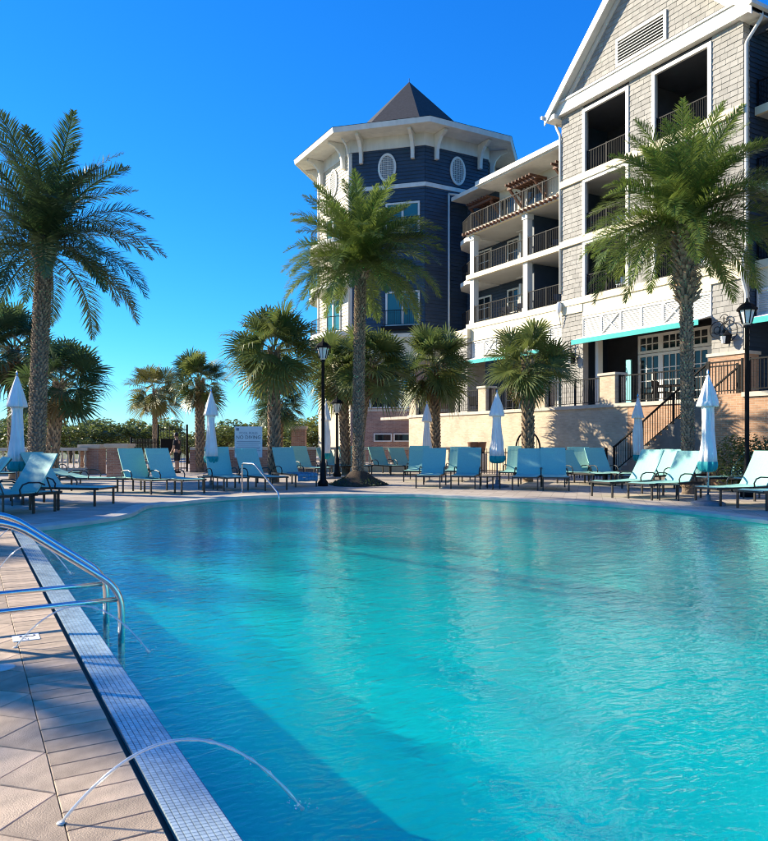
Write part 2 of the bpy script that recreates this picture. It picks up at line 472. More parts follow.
# coping lip round the curved shore
cp = MB()
ring = [Vector((EDGE - .02, 12.94)), Vector((.92, 13.08))] + sm
prof = [(-.30, .003), (-.30, .026), (.02, .026), (.045, .010), (.045, -.05), (.0, -.05)]
def off2(i):
    a, b = ring[max(i - 1, 0)], ring[min(i + 1, len(ring) - 1)]
    t = (b - a).normalized(); return Vector((t.y, -t.x))     # towards the water
rows = []
for i, p in enumerate(ring):
    nn = off2(i); rows.append([(p.x + nn.x * u, p.y + nn.y * u, z) for u, z in prof])
for i in range(len(rows) - 1):
    for k in range(len(prof) - 1):
        cp.poly([rows[i][k], rows[i][k + 1], rows[i + 1][k + 1], rows[i + 1][k]])
bmc = cp.mesh('coping', 'deck')
mat('coping_stone', (.56, .50, .41), .7, .12, 4, bump=.15)
bmc.materials.clear(); bmc.materials.append(MATS['coping_stone'])
o = add('pool_coping', bmc); o['kind'] = 'structure'
# drain slot and tiled band along the straight edge
sl_ = MB(); sl_.box(EDGE, EDGE + .035, -3, 12.9, -.06, -.03)
drain = struct('drain_slot', sl_, 'slot')
gb = MB(); gb.ext([(EDGE + .035, -3, -.5), (EDGE + .035, -3, -.012), (TX - .02, -3, -.03), (TX, -3, -.075), (TX, -3, -.5)], (0, 15.9, 0))
gutter = struct('pool_gutter', gb, 'tile_grout')
TS = .0255
tm = MB(); e = TS * .455
zt = .006
tm.v = [(-e, -e, 0), (e, -e, 0), (e, e, 0), (-e, e, 0), (-e * .9, -e * .9, zt), (e * .9, -e * .9, zt), (e * .9, e * .9, zt), (-e * .9, e * .9, zt)]
tm.f = [(4, 5, 6, 7), (0, 1, 5, 4), (1, 2, 6, 5), (2, 3, 7, 6), (3, 0, 4, 7)]
tile_me = tm.mesh('tile', 'tile')
ncol = int((BAND - .02) / TS)
slope = math.atan2(.018, BAND - .02)
rest = MB(); cnt = 0
y = 1.6; row = 0
while y < 12.85:
    for c in range(ncol):
        u = (c + .5) * TS
        x = EDGE + .035 + u; z = -.012 - u * math.tan(slope) + .0005
        if 2.25 < y < 3.2 and cnt < 300:
            t = add('tile', tile_me, gutter, (x, y, z), (0, slope, 0)); cnt += 1
        else:
            n0 = len(rest.v); ca, sa = math.cos(slope), math.sin(slope)
            rest.v += [(x + vx * ca + vz * sa, y + vy, z - vx * sa + vz * ca) for vx, vy, vz in tm.v]
            rest.f += [tuple(n0 + k for k in f) for f in tm.f]
    y += TS
o = part('tile_field', rest, 'tile', gutter, stuff=True, fix=False)
# pavers: border course and diagonal field
def paver_mesh(poly, h, name, bev=.004):
    m = MB(); n = len(poly); c = sum((Vector(p) for p in poly), Vector((0, 0))) / n
    for z, k in ((0, 1), (h - bev, 1), (h, 1 - bev * 6)):
        m.v += [(c.x + (p[0] - c.x) * k, c.y + (p[1] - c.y) * k, z) for p in poly]
    for q in (0, 1):
        for i in range(n):
            j = (i + 1) % n; m.f.append((q * n + i, q * n + j, q * n + n + j, q * n + n + i))
    m.f.append(tuple(2 * n + i for i in range(n)))
    return m.mesh(name, 'paver')
bd = MB(); bd.box(-1.6, EDGE - .001, .4, 12.9, .0015, .004)
bed = struct('paving_bed', bd, 'grout')
bp_me = paver_mesh([(-.151, -.0715), (.151, -.0715), (.151, .0715), (-.151, .0715)], .014, 'paver')
i = 0; y = .5
while y < 12.8:
    add('paver', bp_me, bed, (EDGE - .156, y, .004 + random.uniform(-.001, .001)), (random.uniform(-.003, .003), random.uniform(-.003, .003), random.uniform(-.006, .006)))
    y += .1505
XJ = EDGE - .3085
q = .31; hq = q * .707
def clip(poly, a, b, c):          # keep a x + b y <= c
    out = []
    for i in range(len(poly)):
        p, r = poly[i], poly[(i + 1) % len(poly)]
        dp, dr = a * p[0] + b * p[1] - c, a * r[0] + b * r[1] - c
        if dp <= 0: out.append(p)
        if dp * dr < 0:
            t = dp / (dp - dr); out.append((p[0] + (r[0] - p[0]) * t, p[1] + (r[1] - p[1]) * t))
    return out
full_me = paver_mesh([(hq - .003, 0), (0, hq - .003), (-hq + .003, 0), (0, -hq + .003)], .014, 'paver')
np_ = 0
for iu in range(-2, 60):
    for k in range(0, 7):
        cx = XJ - k * hq; cy = .75 + iu * 2 * hq + (hq if k % 2 else 0)
        if cy > 9.0: continue
        if cx + hq > XJ + .001:
            pl = clip([(cx + hq - .003, cy), (cx, cy + hq - .003), (cx - hq + .003, cy), (cx, cy - hq + .003)], 1, 0, XJ - .0015)
            me = paver_mesh([(p[0] - cx, p[1] - cy) for p in pl], .014, 'paver') if iu == -2 and k == 0 else (half_me if k == 0 else None)
            if iu == -2 and k == 0: half_me = me
        else: me = full_me
        add('paver', me, bed, (cx, cy, .004 + random.uniform(-.001, .001)), (random.uniform(-.003, .003), random.uniform(-.003, .003), random.uniform(-.005, .005)))
        np_ += 1
# depth marker tile and lettering
def text_mesh(txt, size, m, name='lettering', depth=.001):
    cu = bpy.data.curves.new('t', 'FONT'); cu.body = txt; cu.size = size; cu.align_x = 'CENTER'; cu.align_y = 'CENTER'; cu.extrude = depth
    ob = bpy.data.objects.new('t', cu); COL.objects.link(ob)
    dg = bpy.context.evaluated_depsgraph_get(); dg.update()
    me = bpy.data.meshes.new_from_object(ob.evaluated_get(dg)); bpy.data.objects.remove(ob)
    me.name = name; me.materials.clear(); me.materials.append(MATS[m]); return me
mk = W(26, 640.5)
t = thing('depth_marker', 'square white depth marker tile set in the paver border', 'marker', (mk.x, mk.y, .0185), 0)
m_ = MB(); m_.box(-.085, .085, -.085, .085, 0, .004); part('plate', m_, 'sign_white', t)
add('lettering', text_mesh('3', .15, 'print', depth=.0005), t, (.005, .03, .0046), (0, 0, -PI / 2))
add('lettering', text_mesh('FT', .062, 'print_grey', depth=.0005), t, (-.01, -.055, .0046), (0, 0, -PI / 2))
dr = W(1, 671)
t = thing('deck_drain', 'round pale drain cover flush with the diagonal pavers', 'drain', (dr.x, dr.y, .0185), 0)
m_ = MB(); m_.lathe([(.075, 0), (.075, .003), (.068, .004), (.02, .0045)], 24); part('cover', m_, 'nozzle', t, smooth=False)
m_ = MB(); m_.lathe([(.082, 0), (.082, .002), (.076, .0025)], 24); part('rim', m_, 'stone_cap', t)

# ================================================================== WATER JETS, HANDRAILS
JL = ['clear water jet arching over the tiled band closest to the border drain end', 'water jet arcing past the depth marker beneath the steel handrails', 'water jet arching behind the pair of steel handrails', 'farthest thin water jet beyond the steel handrails']
for i, (x0, y0, x1, y1, hp) in enumerate(((.30, 2.90, 1.16, 2.70, .29), (.29, 5.52, 1.10, 5.22, .30), (.31, 8.95, 1.0, 8.72, .30), (.31, 11.0, 1.0, 10.75, .30))):
    t = thing('water_jet', JL[i], 'water jet', (x0, y0, .0185), 0, 'water jets along the straight pool edge')
    pts = []; nseg = 40
    dz = WZ - .0185
    for k in range(nseg + 1):
        s = k / nseg
        pts.append(((x1 - x0) * s, (y1 - y0) * s, 4 * hp * s * (1 - s) + dz * s))
    rr = [.0062 + .0022 * math.sin(k * 1.9 + i) * (k / nseg) for k in range(nseg + 1)]
    rg = random.Random(40 + i)
    m_ = MB(); m_.tube(pts, [r_ * (1 + (.5 * math.sin(k * 2.7 + i) + .3 * rg.uniform(-1, 1)) * max(0, k / nseg - .35)) for k, r_ in enumerate(rr)], 7); part('stream', m_, 'jet_water', t, smooth=True)
    m_ = MB(); e3 = Vector(pts[-1])
    for k in range(26):
        if k < 12: c = Vector(pts[rg.randint(24, nseg)]) + Vector((rg.uniform(-.012, .012), rg.uniform(-.012, .012), rg.uniform(-.012, .012)))
        else: c = e3 + Vector((rg.uniform(-.05, .05), rg.uniform(-.05, .05), rg.uniform(.004, .035)))
        q_ = rg.uniform(.002, .0042); m_.lathe([(q_ * .3, -q_), (q_, -q_ * .3), (q_, q_ * .3), (q_ * .3, q_)], 6, tuple(c))
    part('droplets', m_, 'jet_water', t, smooth=True, stuff=True)
    m_ = MB(); m_.lathe([(.015, 0), (.015, .004), (.010, .007), (.005, .007)], 14); part('nozzle', m_, 'nozzle', t)
def bend(pts, r=.12, k=6):
    pts = [Vector(p) for p in pts]; out = [pts[0]]
    for i in range(1, len(pts) - 1):
        a, b, c = pts[i - 1:i + 2]
        d1, d2 = (a - b), (c - b); q = min(r, d1.length * .48, d2.length * .48)
        p, s = b + d1.normalized() * q, b + d2.normalized() * q
        for j in range(k + 1):
            u = j / k; out.append(p * (1 - u) ** 2 + b * 2 * u * (1 - u) + s * u * u)
    out.append(pts[-1]); return out
for i, yy in enumerate((5.58, 6.24)):
    t = thing('pool_handrail', ['stainless steel handrail over the tiled band beside the depth marker', 'stainless steel handrail over the tiled band, twin of the one by the marker'][i], 'handrail', (.98, yy, 0), 0, 'pool entry handrails')
    m_ = MB(); m_.tube(bend([(0, 0, -.95), (0, 0, .33), (-.72, 0, .86), (-1.05, 0, .86), (-1.40, 0, .80), (-1.42, 0, .0)], .16, 8), .024, 14); part('top_rail', m_, 'steel', t, smooth=True)
    m_ = MB(); m_.tube([(-1.41, 0, .25), (0, 0, .262)], .019, 12); part('lower_rail', m_, 'steel', t, smooth=True)
    m_ = MB(); m_.lathe([(.05, .017), (.05, .024), (.03, .04)], 18, (-1.42, 0, 0)); part('flange', m_, 'steel', t, smooth=True)
a = W(242, 493); b = W(279, 497)
t = thing('step_handrail', 'slim steel stair rail sloping into the far side of the pool', 'handrail', (a.x, a.y, 0))
dv = (b - a)
m_ = MB(); m_.tube(bend([(0, 0, 0), (0, 0, .80), tuple(dv * .34 + Vector((0, 0, .80))), tuple(dv + Vector((0, 0, .08))), tuple(dv + Vector((0, 0, -.8)))], .1, 6), .024, 10); part('rail', m_, 'steel', t, smooth=True)
m_ = MB(); m_.lathe([(.055, 0), (.055, .01), (.03, .025)], 14); part('flange', m_, 'steel', t)

# ================================================================== RAILINGS
BAL = {}
def baluster_mesh(h, w, m='iron'):
    k = (round(h, 3), w, m)
    if k not in BAL:
        q = MB(); q.box(-w / 2, w / 2, -w / 2, w / 2, 0, h); BAL[k] = q.mesh('baluster', m)
    return BAL[k]
def railing(parent, p, q, h=1.05, gap=.12, z0=.08, m='iron', post=None, w=.016, rail_w=.05, name='railing'):
    """one run of railing from p to q (world coords of its foot), child of parent; bars and posts are sub-parts"""
    p, q = Vector(p), Vector(q); off = ROOT.get(parent.name, Vector())
    r = MB(); up = Vector((0, 0, 1))
    r.beam(p + up * h, q + up * h, rail_w, .045)
    o = part(name, r, m, parent)
    r = MB(); r.beam(p + up * z0, q + up * z0, .03, .03); part('bottom_rail', r, m, o)
    L = (q - p).length; k = max(2, int(L / gap))
    me = baluster_mesh(h - z0 - .03, w, m)
    for i in range(1, k):
        pos = p.lerp(q, i / k) - off
        add('baluster', me, o, (pos.x, pos.y, pos.z + z0 + .012))
    if post:
        np2 = max(1, round(L / post)); pm = baluster_mesh(h + .05, .06, m)
        for i in range(np2 + 1):
            pos = p.lerp(q, i / np2) - off
            add('post', pm, o, (pos.x, pos.y, pos.z))
    return o

# siding and shingle courses
def siding(mb, p0, p1, z0, z1, course=.2, out=.0):
    p0, p1 = Vector(p0), Vector(p1); t = (p1 - p0).normalized(); nrm = Vector((t.y, -t.x))
    z = z0
    while z < z1 - .01:
        zt = min(z + course, z1)
        a, b = p0 + nrm * (out + .045), p1 + nrm * (out + .045); c, d = p1 + nrm * (out + .006), p0 + nrm * (out + .006)
        mb.poly([(a.x, a.y, z), (b.x, b.y, z), (c.x, c.y, zt), (d.x, d.y, zt)])
        mb.poly([(a.x, a.y, z), (b.x, b.y, z), (c.x, c.y, z), (d.x, d.y, z)])
        z = zt
def shingles(mb, p0, p1, z0, z1, row=.235, wid=.40, lim=None):
    """p0,p1 along the face; outward normal is to the right of p0->p1. lim(z)->(u0,u1)"""
    p0, p1 = Vector(p0), Vector(p1); t = (p1 - p0).normalized(); nrm = Vector((t.y, -t.x)); L = (p1 - p0).length
    rng = random.Random(int(p0.x * 31 + p0.y * 17 + z0 * 7)); z = z0; k = 0
    while z < z1 - .02:
        zt = min(z + row, z1); u0, u1 = lim(z) if lim else (0, L)
        u = u0 - (wid * .5 if k % 2 else 0)
        while u < u1:
            w = wid * rng.uniform(.75, 1.2); a, b = max(u, u0), min(u + w - .012, u1)
            if b - a > .03:
                o = .026 + rng.uniform(0, .01); dz = rng.uniform(-.008, .008)
                A, Bq = p0 + t * a, p0 + t * b
                lo = [(A + nrm * o), (Bq + nrm * o)]; hi = [(Bq + nrm * .006), (A + nrm * .006)]
                mb.poly([(lo[0].x, lo[0].y, z + dz), (lo[1].x, lo[1].y, z + dz), (hi[0].x, hi[0].y, zt + .01), (hi[1].x, hi[1].y, zt + .01)])
                mb.poly([(A.x, A.y, z + dz), (Bq.x, Bq.y, z + dz), (lo[1].x, lo[1].y, z + dz), (lo[0].x, lo[0].y, z + dz)])
            u += w
        z = zt; k += 1
def window(parent, y0, y1, z0, z1, x, name='window', cols=2, rows=1, fw=.09, glass='window_glass', depth=.08, frame='white_trim'):
    """window in a plane x=const facing -x; frame with panes as sub-parts"""
    f = MB()
    f.box(x - depth, x, y0, y0 + fw, z0, z1); f.box(x - depth, x, y1 - fw, y1, z0, z1)
    f.box(x - depth, x, y0 + fw, y1 - fw, z0, z0 + fw); f.box(x - depth, x, y0 + fw, y1 - fw, z1 - fw, z1)
    iw, ih = (y1 - y0 - 2 * fw), (z1 - z0 - 2 * fw)
    for c in range(1, cols):
        yy = y0 + fw + iw * c / cols; f.box(x - depth * .8, x - .005, yy - .025, yy + .025, z0 + fw, z1 - fw)
    for r in range(1, rows):
        zz = z0 + fw + ih * r / rows; f.box(x - depth * .7, x - .008, y0 + fw, y1 - fw, zz - .02, zz + .02)
    o = part(name, f, frame, parent)
    for c in range(cols):
        for r in range(rows):
            ya, yb = y0 + fw + iw * c / cols, y0 + fw + iw * (c + 1) / cols; za, zb = z0 + fw + ih * r / rows, z0 + fw + ih * (r + 1) / rows
            p = MB(); p.box(x - .03, x - .012, ya + .015, yb - .015, za + .012, zb - .012); part('pane', p, glass, o)
    return o
def chair_small(loc, rz, label, m='iron', group=None):
    t = thing('patio_chair', label, 'chair', loc, rz, group)
    s = MB(); s.box(-.24, .24, -.24, .24, .40, .44); part('seat', s, m, t)
    s = MB(); s.ext([(-.24, .22, .44), (.24, .22, .44), (.26, .30, .88), (-.26, .30, .88)], (0, .03, 0)); part('backrest', s, m, t)
    for sx in (-1, 1):
        for sy in (-1, 1):
            s = MB(); s.beam((sx * .22, sy * .22, 0), (sx * .21, sy * .21, .40), .035); part('leg', s, m, t)
        s = MB(); s.beam((sx * .26, -.22, .62), (sx * .26, .26, .64), .05, .03); s.beam((sx * .26, -.21, .42), (sx * .26, -.21, .61), .03); part('armrest', s, m, t)
    return t

# ================================================================== GABLED PAVILION
X0 = 26.4; YA, YB = 18.2, 28.3; TZ = 2.9
FL = [8.46, 11.45, 14.5]
pav = world_thing('gabled_pavilion', 'tall grey shingled pavilion with steep gable and stacked dark balconies', 'building', (X0, 23.25, 0))
PIL = [(26.8, YB), (22.6, 23.9), (YA, 19.6)]
core = MB()
for k, (a, b) in enumerate(PIL):
    core.box(X0, X0 + .34, a, b, 0 if k != 1 else 7.5, 17.85)
part('pillar_core', core, 'shingle', pav)
sh = MB()
for k, (a, b) in enumerate(PIL):
    z0 = 4.9 if k == 2 else (TZ if k == 0 else 8.9)
    shingles(sh, (X0, b), (X0, a), z0, 17.84)
    shingles(sh, (X0, a), (X0 + .34, a), z0, 17.84) if k == 2 else None
part('shingle_cladding', sh, 'shingle', pav, stuff=True, fix=False)
br = MB(); br.box(X0 - .1, X0 + .8, YA - .1, 19.7, 0, 4.8); part('pillar_base', br, 'brick_tan', pav)
br = MB(); br.box(X0 - .16, X0 + .86, YA - .16, 19.76, 4.8, 4.93); part('base_cap', br, 'stone_cap', pav)
# back walls / side walls
bw = MB()
bw.box(29.4, 29.6, YA, YB, TZ, 17.8)
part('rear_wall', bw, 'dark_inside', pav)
sw = MB(); siding(sw, (X0 + .35, YA), (40, YA), 2.9, 18.2); part('side_siding', sw, 'navy', pav, fix=False)
sw = MB(); siding(sw, (40, YB), (X0 + .7, YB), 14.1, 18.2); part('side_siding', sw, 'navy', pav, fix=False)
sw = MB(); sw.box(X0 + .34, 40, YA + .01, YA + .2, 0, 18.2); sw.box(X0 + .7, 40, YB - .2, YB - .01, 0, 18.2); sw.box(39.8, 40, YA + .2, YB - .2, 0, 18.2)
part('side_wall', sw, 'navy', pav)
for k, z in enumerate(FL):
    s = MB(); s.box(X0 + .02, 29.4, YA + .21, YB - .21, z - .30, z); part('balcony_floor', s, 'ceiling', pav)
    s = MB(); s.box(X0 - .13, X0 + .05, YA - .05 if k else YA - .12, YB + .05, z - .30, z + .02); part('floor_band', s, 'cream', pav)
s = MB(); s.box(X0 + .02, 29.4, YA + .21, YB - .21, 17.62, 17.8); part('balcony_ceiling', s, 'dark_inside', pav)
s = MB(); s.box(X0 - .06, X0 + .03, 19.6, 26.8, 7.5, 8.16); part('entablature', s, 'cream', pav)
for (a, b) in (PIL[0], PIL[2]):
    s = MB(); s.box(X0 - .09, X0 - .03, a - .02, b + .02, 7.75, 8.16); part('entablature_block', s, 'cream', pav)
s = MB(); s.box(X0 - .28, X0 + .04, YA - .35, YB + .35, 17.85, 18.42); part('gable_band', s, 'white_trim', pav)
s = MB(); s.box(X0 - .34, X0 + .04, YA - .40, YB + .40, 18.42, 18.52); part('band_cornice', s, 'white_trim', pav)
OPEN = [(23.9, 26.8), (19.6, 22.6)]
for k, z in enumerate(FL):
    top = (FL + [17.95])[k + 1] - .30
    for (a, b) in OPEN:
        s = MB()
        s.box(X0 - .07, X0 + .06, a, a + .17, z + .02, top); s.box(X0 - .07, X0 + .06, b - .17, b, z + .02, top); s.box(X0 - .07, X0 + .06, a + .17, b - .17, top - .16, top)
        part('opening_trim', s, 'white_trim', pav)
        railing(pav, (X0 + .08, a + .18, z), (X0 + .08, b - .18, z), 1.05, .105, .1, post=1.45)
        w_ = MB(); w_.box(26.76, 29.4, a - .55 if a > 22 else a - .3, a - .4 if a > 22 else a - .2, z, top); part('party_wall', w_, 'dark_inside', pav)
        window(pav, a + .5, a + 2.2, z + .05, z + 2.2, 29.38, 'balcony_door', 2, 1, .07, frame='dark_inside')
# gable wall with shingles
ap, hw, ez = 23.6, 5.6, 18.1
gy = 23.25; sl_g = (ap - ez) / hw
def glim(z):
    half = max(0, (ap - .35 - z) / sl_g); return (max(0, 5.05 - half), min(10.1, 5.05 + half))
gs = MB()
vent = (21.8, 24.65, 18.75, 20.05)
shingles(gs, (X0, YB), (X0, YA), 18.52, 23.1, lim=glim)
part('gable_shingles', gs, 'shingle', pav, stuff=True, fix=False)
s = MB(); s.ext([(X0, YA, 18.42), (X0, YB, 18.42), (X0, YB, ap - .35 - 5.05 * sl_g + .05), (X0, gy, ap - .35), (X0, YA, ap - .35 - 5.05 * sl_g + .05)], (.3, 0, 0)); part('gable_wall', s, 'shingle', pav)
v = vent; s = MB()
s.box(X0 - .10, X0, v[0], v[0] + .14, v[2], v[3]); s.box(X0 - .10, X0, v[1] - .14, v[1], v[2], v[3]); s.box(X0 - .10, X0, v[0] + .14, v[1] - .14, v[2], v[2] + .14); s.box(X0 - .10, X0, v[0] + .14, v[1] - .14, v[3] - .14, v[3])
ve = part('gable_vent', s, 'white_trim', pav)
s = MB(); s.box(X0 - .05, X0 - .035, v[0] + .14, v[1] - .14, v[2] + .14, v[3] - .14); part('vent_backing', s, 'slot', ve)
for i in range(7):
    z = v[2] + .2 + i * .135
    s = MB(); s.ext([(X0 - .115, v[0] + .14, z), (X0 - .052, v[0] + .14, z + .06), (X0 - .052, v[0] + .14, z + .08), (X0 - .115, v[0] + .14, z + .02)], (0, v[1] - v[0] - .28, 0)); part('slat', s, 'white_trim', ve)
# roof and rake
OV = .5
for sgn in (-1, 1):
    e_y = gy + sgn * (hw + .12); e_z = ez - .12 * sl_g
    s = MB(); s.ext([(X0 - OV, gy, ap), (X0 - OV, e_y, e_z), (X0 - OV, e_y, e_z - .22), (X0 - OV, gy, ap - .3)], (16, 0, 0)); r_ = part('roof_slope', s, 'roof', pav)
    s = MB(); s.ext([(X0 - OV - .06, gy, ap + .03), (X0 - OV - .06, e_y + sgn * .03, e_z + .02), (X0 - OV - .06, e_y + sgn * .03, e_z - .42), (X0 - OV - .06, gy, ap - .52)], (.058, 0, 0)); part('rake_board', s, 'white_trim', pav)
    s = MB(); s.ext([(X0 - OV, gy, ap - .302), (X0 - OV, e_y, e_z - .222), (X0 - OV, e_y, e_z - .27), (X0 - OV, gy, ap - .35)], (OV - .001, 0, 0)); part('rake_soffit', s, 'white_trim', pav)
    s = MB(); s.ext([(X0 - .09, gy, ap - .352), (X0 - .09, gy + sgn * 5.05, ap - .352 - 5.05 * sl_g), (X0 - .09, gy + sgn * 5.05, ap - .67 - 5.05 * sl_g), (X0 - .09, gy, ap - .67)], (.08, 0, 0)); part('gable_frieze', s, 'white_trim', pav)
    # eave return box and gutter
    s = MB(); s.box(X0 - OV, X0 + .3, min(gy + sgn * 5.06, e_y), max(gy + sgn * 5.06, e_y), 17.72, 17.95); part('eave_return', s, 'white_trim', pav)
    s = MB(); s.box(X0 + .3, X0 + 13, min(gy + sgn * 5.06, e_y), max(gy + sgn * 5.06, e_y), 17.70, 17.80); part('eave_soffit', s, 'white_trim', pav)
    s = MB(); s.ext([(X0 - .7, e_y + sgn * .02, 17.86), (X0 - .7, e_y + sgn * .14, 17.9), (X0 - .7, e_y + sgn * .15, 18.04), (X0 - .7, e_y + sgn * .02, 18.04)], (13.5, 0, 0)); part('gutter', s, 'white_trim', pav)
def pipe(parent, pts, r=.065, m='white_trim', name='downpipe'):
    p = MB(); p.tube(bend(pts, .12, 4), r, 10); return part(name, p, m, parent, smooth=True)
pipe(pav, [(X0 + .2, YA - .62, 17.9), (X0 + .2, YA - .62, 17.65), (X0 + .02, YA - .10, 16.9), (X0 + .02, YA - .10, 8.9), (X0 - .22, YA - .10, 8.55), (X0 - .22, YA - .10, 7.7), (X0 + .0, YA - .10, 7.2), (X0 + .0, YA - .10, 5.0)])
pipe(pav, [(X0 + .2, YB + .66, 17.9), (X0 + .2, YB + .62, 17.6), (X0 - .06, YB + .05, 16.9), (X0 - .06, YB + .05, 8.9)])
# louvre band + awning (shared maker)
def louvre_band(parent, ya, yb, x, z0, z1, npan, cross):
    s = MB(); s.box(x + .03, x + .12, ya, yb, z0, z1); b_ = part('louvre_band', s, 'white_trim', parent)
    fr = MB(); fr.box(x - .03, x + .03, ya, yb, z0, z0 + .1); fr.box(x - .03, x + .03, ya, yb, z1 - .1, z1); part('band_rail', fr, 'white_trim', b_)
    wv = (yb - ya) / npan
    for i in range(npan + 1):
        yy = ya + i * wv; fr = MB(); fr.box(x - .032, x + .028, max(ya, yy - .06), min(yb, yy + .06), z0 + .1, z1 - .1); part('stile', fr, 'white_trim', b_)
    for i in range(npan):
        a, b = ya + i * wv + .06, ya + (i + 1) * wv - .06
        lv = MB(); kk = int((z1 - z0 - .2) / .085)
        for j in range(kk):
            zz = z0 + .1 + j * .085; lv.ext([(x - .005, a, zz), (x + .032, a, zz + .07), (x + .032, a, zz + .085), (x - .005, a, zz + .016)], (0, b - a, 0))
        part('louvre_panel', lv, 'white_trim', b_, stuff=True)
        if i in cross:
            for (za, zb) in ((z0 + .1, z1 - .1), (z1 - .1, z0 + .1)):
                c_ = MB(); c_.beam((x - .022 - (.006 if za > zb else 0), a, za), (x - .022 - (.006 if za > zb else 0), b, zb), .05, .05, up=(1, 0, 0)); part('cross_brace', c_, 'white_trim', b_)
def awning(ya, yb, x, z, label):
    t = world_thing('awning', label, 'awning', (x, (ya + yb) / 2, z - .4), 'teal awnings over the terrace')
    s = MB(); s.ext([(x, ya, z), (x - .75, ya, z - .22), (x - .75, ya, z - .24), (x, ya, z - .02)], (0, yb - ya, 0)); part('canopy', s, 'canvas', t)
    s = MB(); s.box(x - .765, x - .752, ya, yb, z - .44, z - .215); part('valance', s, 'teal', t)
    for yy in (ya + .02, yb - .02):
        s = MB(); s.beam((x, yy, z - .1), (x - .74, yy, z - .26), .03); part('arm', s, 'iron', t)
louvre_band(pav, 19.6, 26.8, X0 - .02, 6.42, 7.48, 6, (1, 4))
awning(19.62, 26.78, X0 - .06, 6.5, 'teal awning under the tall shingled gable pavilion')
# window wall below the awning
for i in range(4):
    a = 19.65 + i * 1.32
    window(pav, a, a + 1.32, 5.55, 6.42, 28.2, 'upper_window', 3, 2, .13)
    window(pav, a, a + 1.32, 2.95, 5.52, 28.2, 'terrace_door', 3, 4, .13)
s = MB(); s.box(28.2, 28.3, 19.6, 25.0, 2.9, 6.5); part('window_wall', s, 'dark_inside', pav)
s = MB(); s.box(27.7, 27.78, 25.0, 25.3, 3.0, 5.3); part('shutter', s, 'shutter', pav)
s = MB(); s.box(26.9, 27.2, 26.3, 26.5, 2.9, 6.4); part('inner_post', s, 'white_trim', pav)
# ------------------------------------------------ wall lantern brackets
def wall_bracket(loc, label):
    t = thing('wall_lantern', label, 'lantern', loc, 0, 'scrolled iron wall lanterns')
    s = MB()
    def ringp(cy, cz, r, a0=0, a1=2 * PI): s.tube([(-.12, cy + r * math.cos(a0 + (a1 - a0) * i / 20), cz + r * math.sin(a0 + (a1 - a0) * i / 20)) for i in range(21)], .018, 6)
    ringp(.28, .1, .34); ringp(-.2, .0, .40); ringp(-.02, .5, .18, .3, 5); ringp(.3, .08, .15)
    s.beam((-.12, -.6, 0), (-.12, .6, 0), .025); s.beam((-.12, 0, -.5), (-.12, 0, .6), .03); s.box(-.14, 0, -.05, .05, -.05, .05)
    part('scrollwork', s, 'iron', t)
    l_ = MB(); l_.lathe([(.10, -.42), (.17, -.10), (.20, -.08), (.05, .06), (.02, .12)], 6, (-.22, -.22, -.1)); part('lantern_frame', l_, 'iron', t)
    l_ = MB(); l_.lathe([(.08, -.40), (.14, -.12)], 6, (-.30, -.14, -.1)); part('glass', l_, 'lamp_glass', t)
wall_bracket((X0 - .04, 18.95, 5.75), 'scrolled black iron wall lantern on the pillar with brick base')
wall_bracket((X0 - .04, 27.5, 5.75), 'scrolled black iron wall lantern on the pillar beside the balcony wing')
def speaker(loc, label):
    t = thing('wall_floodlight', label, 'floodlight', loc)
    s = MB(); s.lathe([(.05, -.35), (.13, -.2), (.15, .1), (.06, .22)], 10, (-.2, 0, 0)); part('housing', s, 'sign_white', t, smooth=True)
    s = MB(); s.beam((0, 0, .18), (-.25, 0, .24), .05); s.beam((-.2, 0, -.3), (-.06, .0, -1.0), .03); part('bracket', s, 'base_concrete', t)
speaker((X0 - .05, 28.25, 8.2), 'pale grey floodlight fixed where pavilion and balcony wing meet')

# ================================================================== BALCONY WING
XW = 26.7; WY0, WY1 = YB + .02, 36.5
wing = world_thing('balcony_wing', 'white columned balcony wing between navy tower and gabled pavilion', 'building', (XW, 32.4, 0))
s = MB(); s.box(29.2, 29.4, WY0, 40.3, 0, 17.19); part('rear_wall', s, 'navy', wing)
s = MB(); siding(s, (29.2, 40.3), (29.2, WY0), TZ, 17.1); part('rear_siding', s, 'navy', wing, fix=False)
s = MB(); s.box(29.4, 40, 40.0, 40.3, 0, 16.4); s.box(29.4, 40, WY0, WY0 + .1, 14.1, 16.4); part('end_wall', s, 'navy', wing)
for k, z in enumerate((8.46, 11.45, 14.12)):
    s = MB(); s.box(XW + .06, 29.2, WY0, WY1 + .2, z - .26, z - .01)
    part('balcony_floor', s, 'ceiling', wing)
    s = MB(); s.box(XW - .14, XW + .06, WY0, WY1 + .3, z - (.26 if k else .30), z + .02); part('floor_band', s, 'cream', wing)
    # curved side balcony in the recess
    pts = [(28.4, WY1 + .31, z - .28)] + [(28.3 - 1.5 * math.sin(a * PI / 16), WY1 + 3.3 - 2.9 * (1 - math.cos(a * PI / 16)) * 0 - (3.0 * (1 - a / 8)), z - .28) for a in range(9)] + [(29.2, WY1 + 3.3, z - .28), (29.2, WY1 + .31, z - .28)]
    if k < 3:
        s = MB(); s.ext([(29.2, WY1 + .31, z - .28), (27.4, WY1 + .31, z - .28), (27.2, WY1 + 1.2, z - .28), (27.5, WY1 + 2.2, z - .28), (28.2, WY1 + 3.1, z - .28), (29.2, WY1 + 3.5, z - .28)], (0, 0, .26)); part('corner_balcony', s, 'white_trim', wing)
        railing(wing, (27.35, WY1 + 1.2, z), (27.65, WY1 + 2.2, z), 1.05, .12); railing(wing, (27.65, WY1 + 2.2, z), (28.3, WY1 + 3.1, z), 1.05, .12)
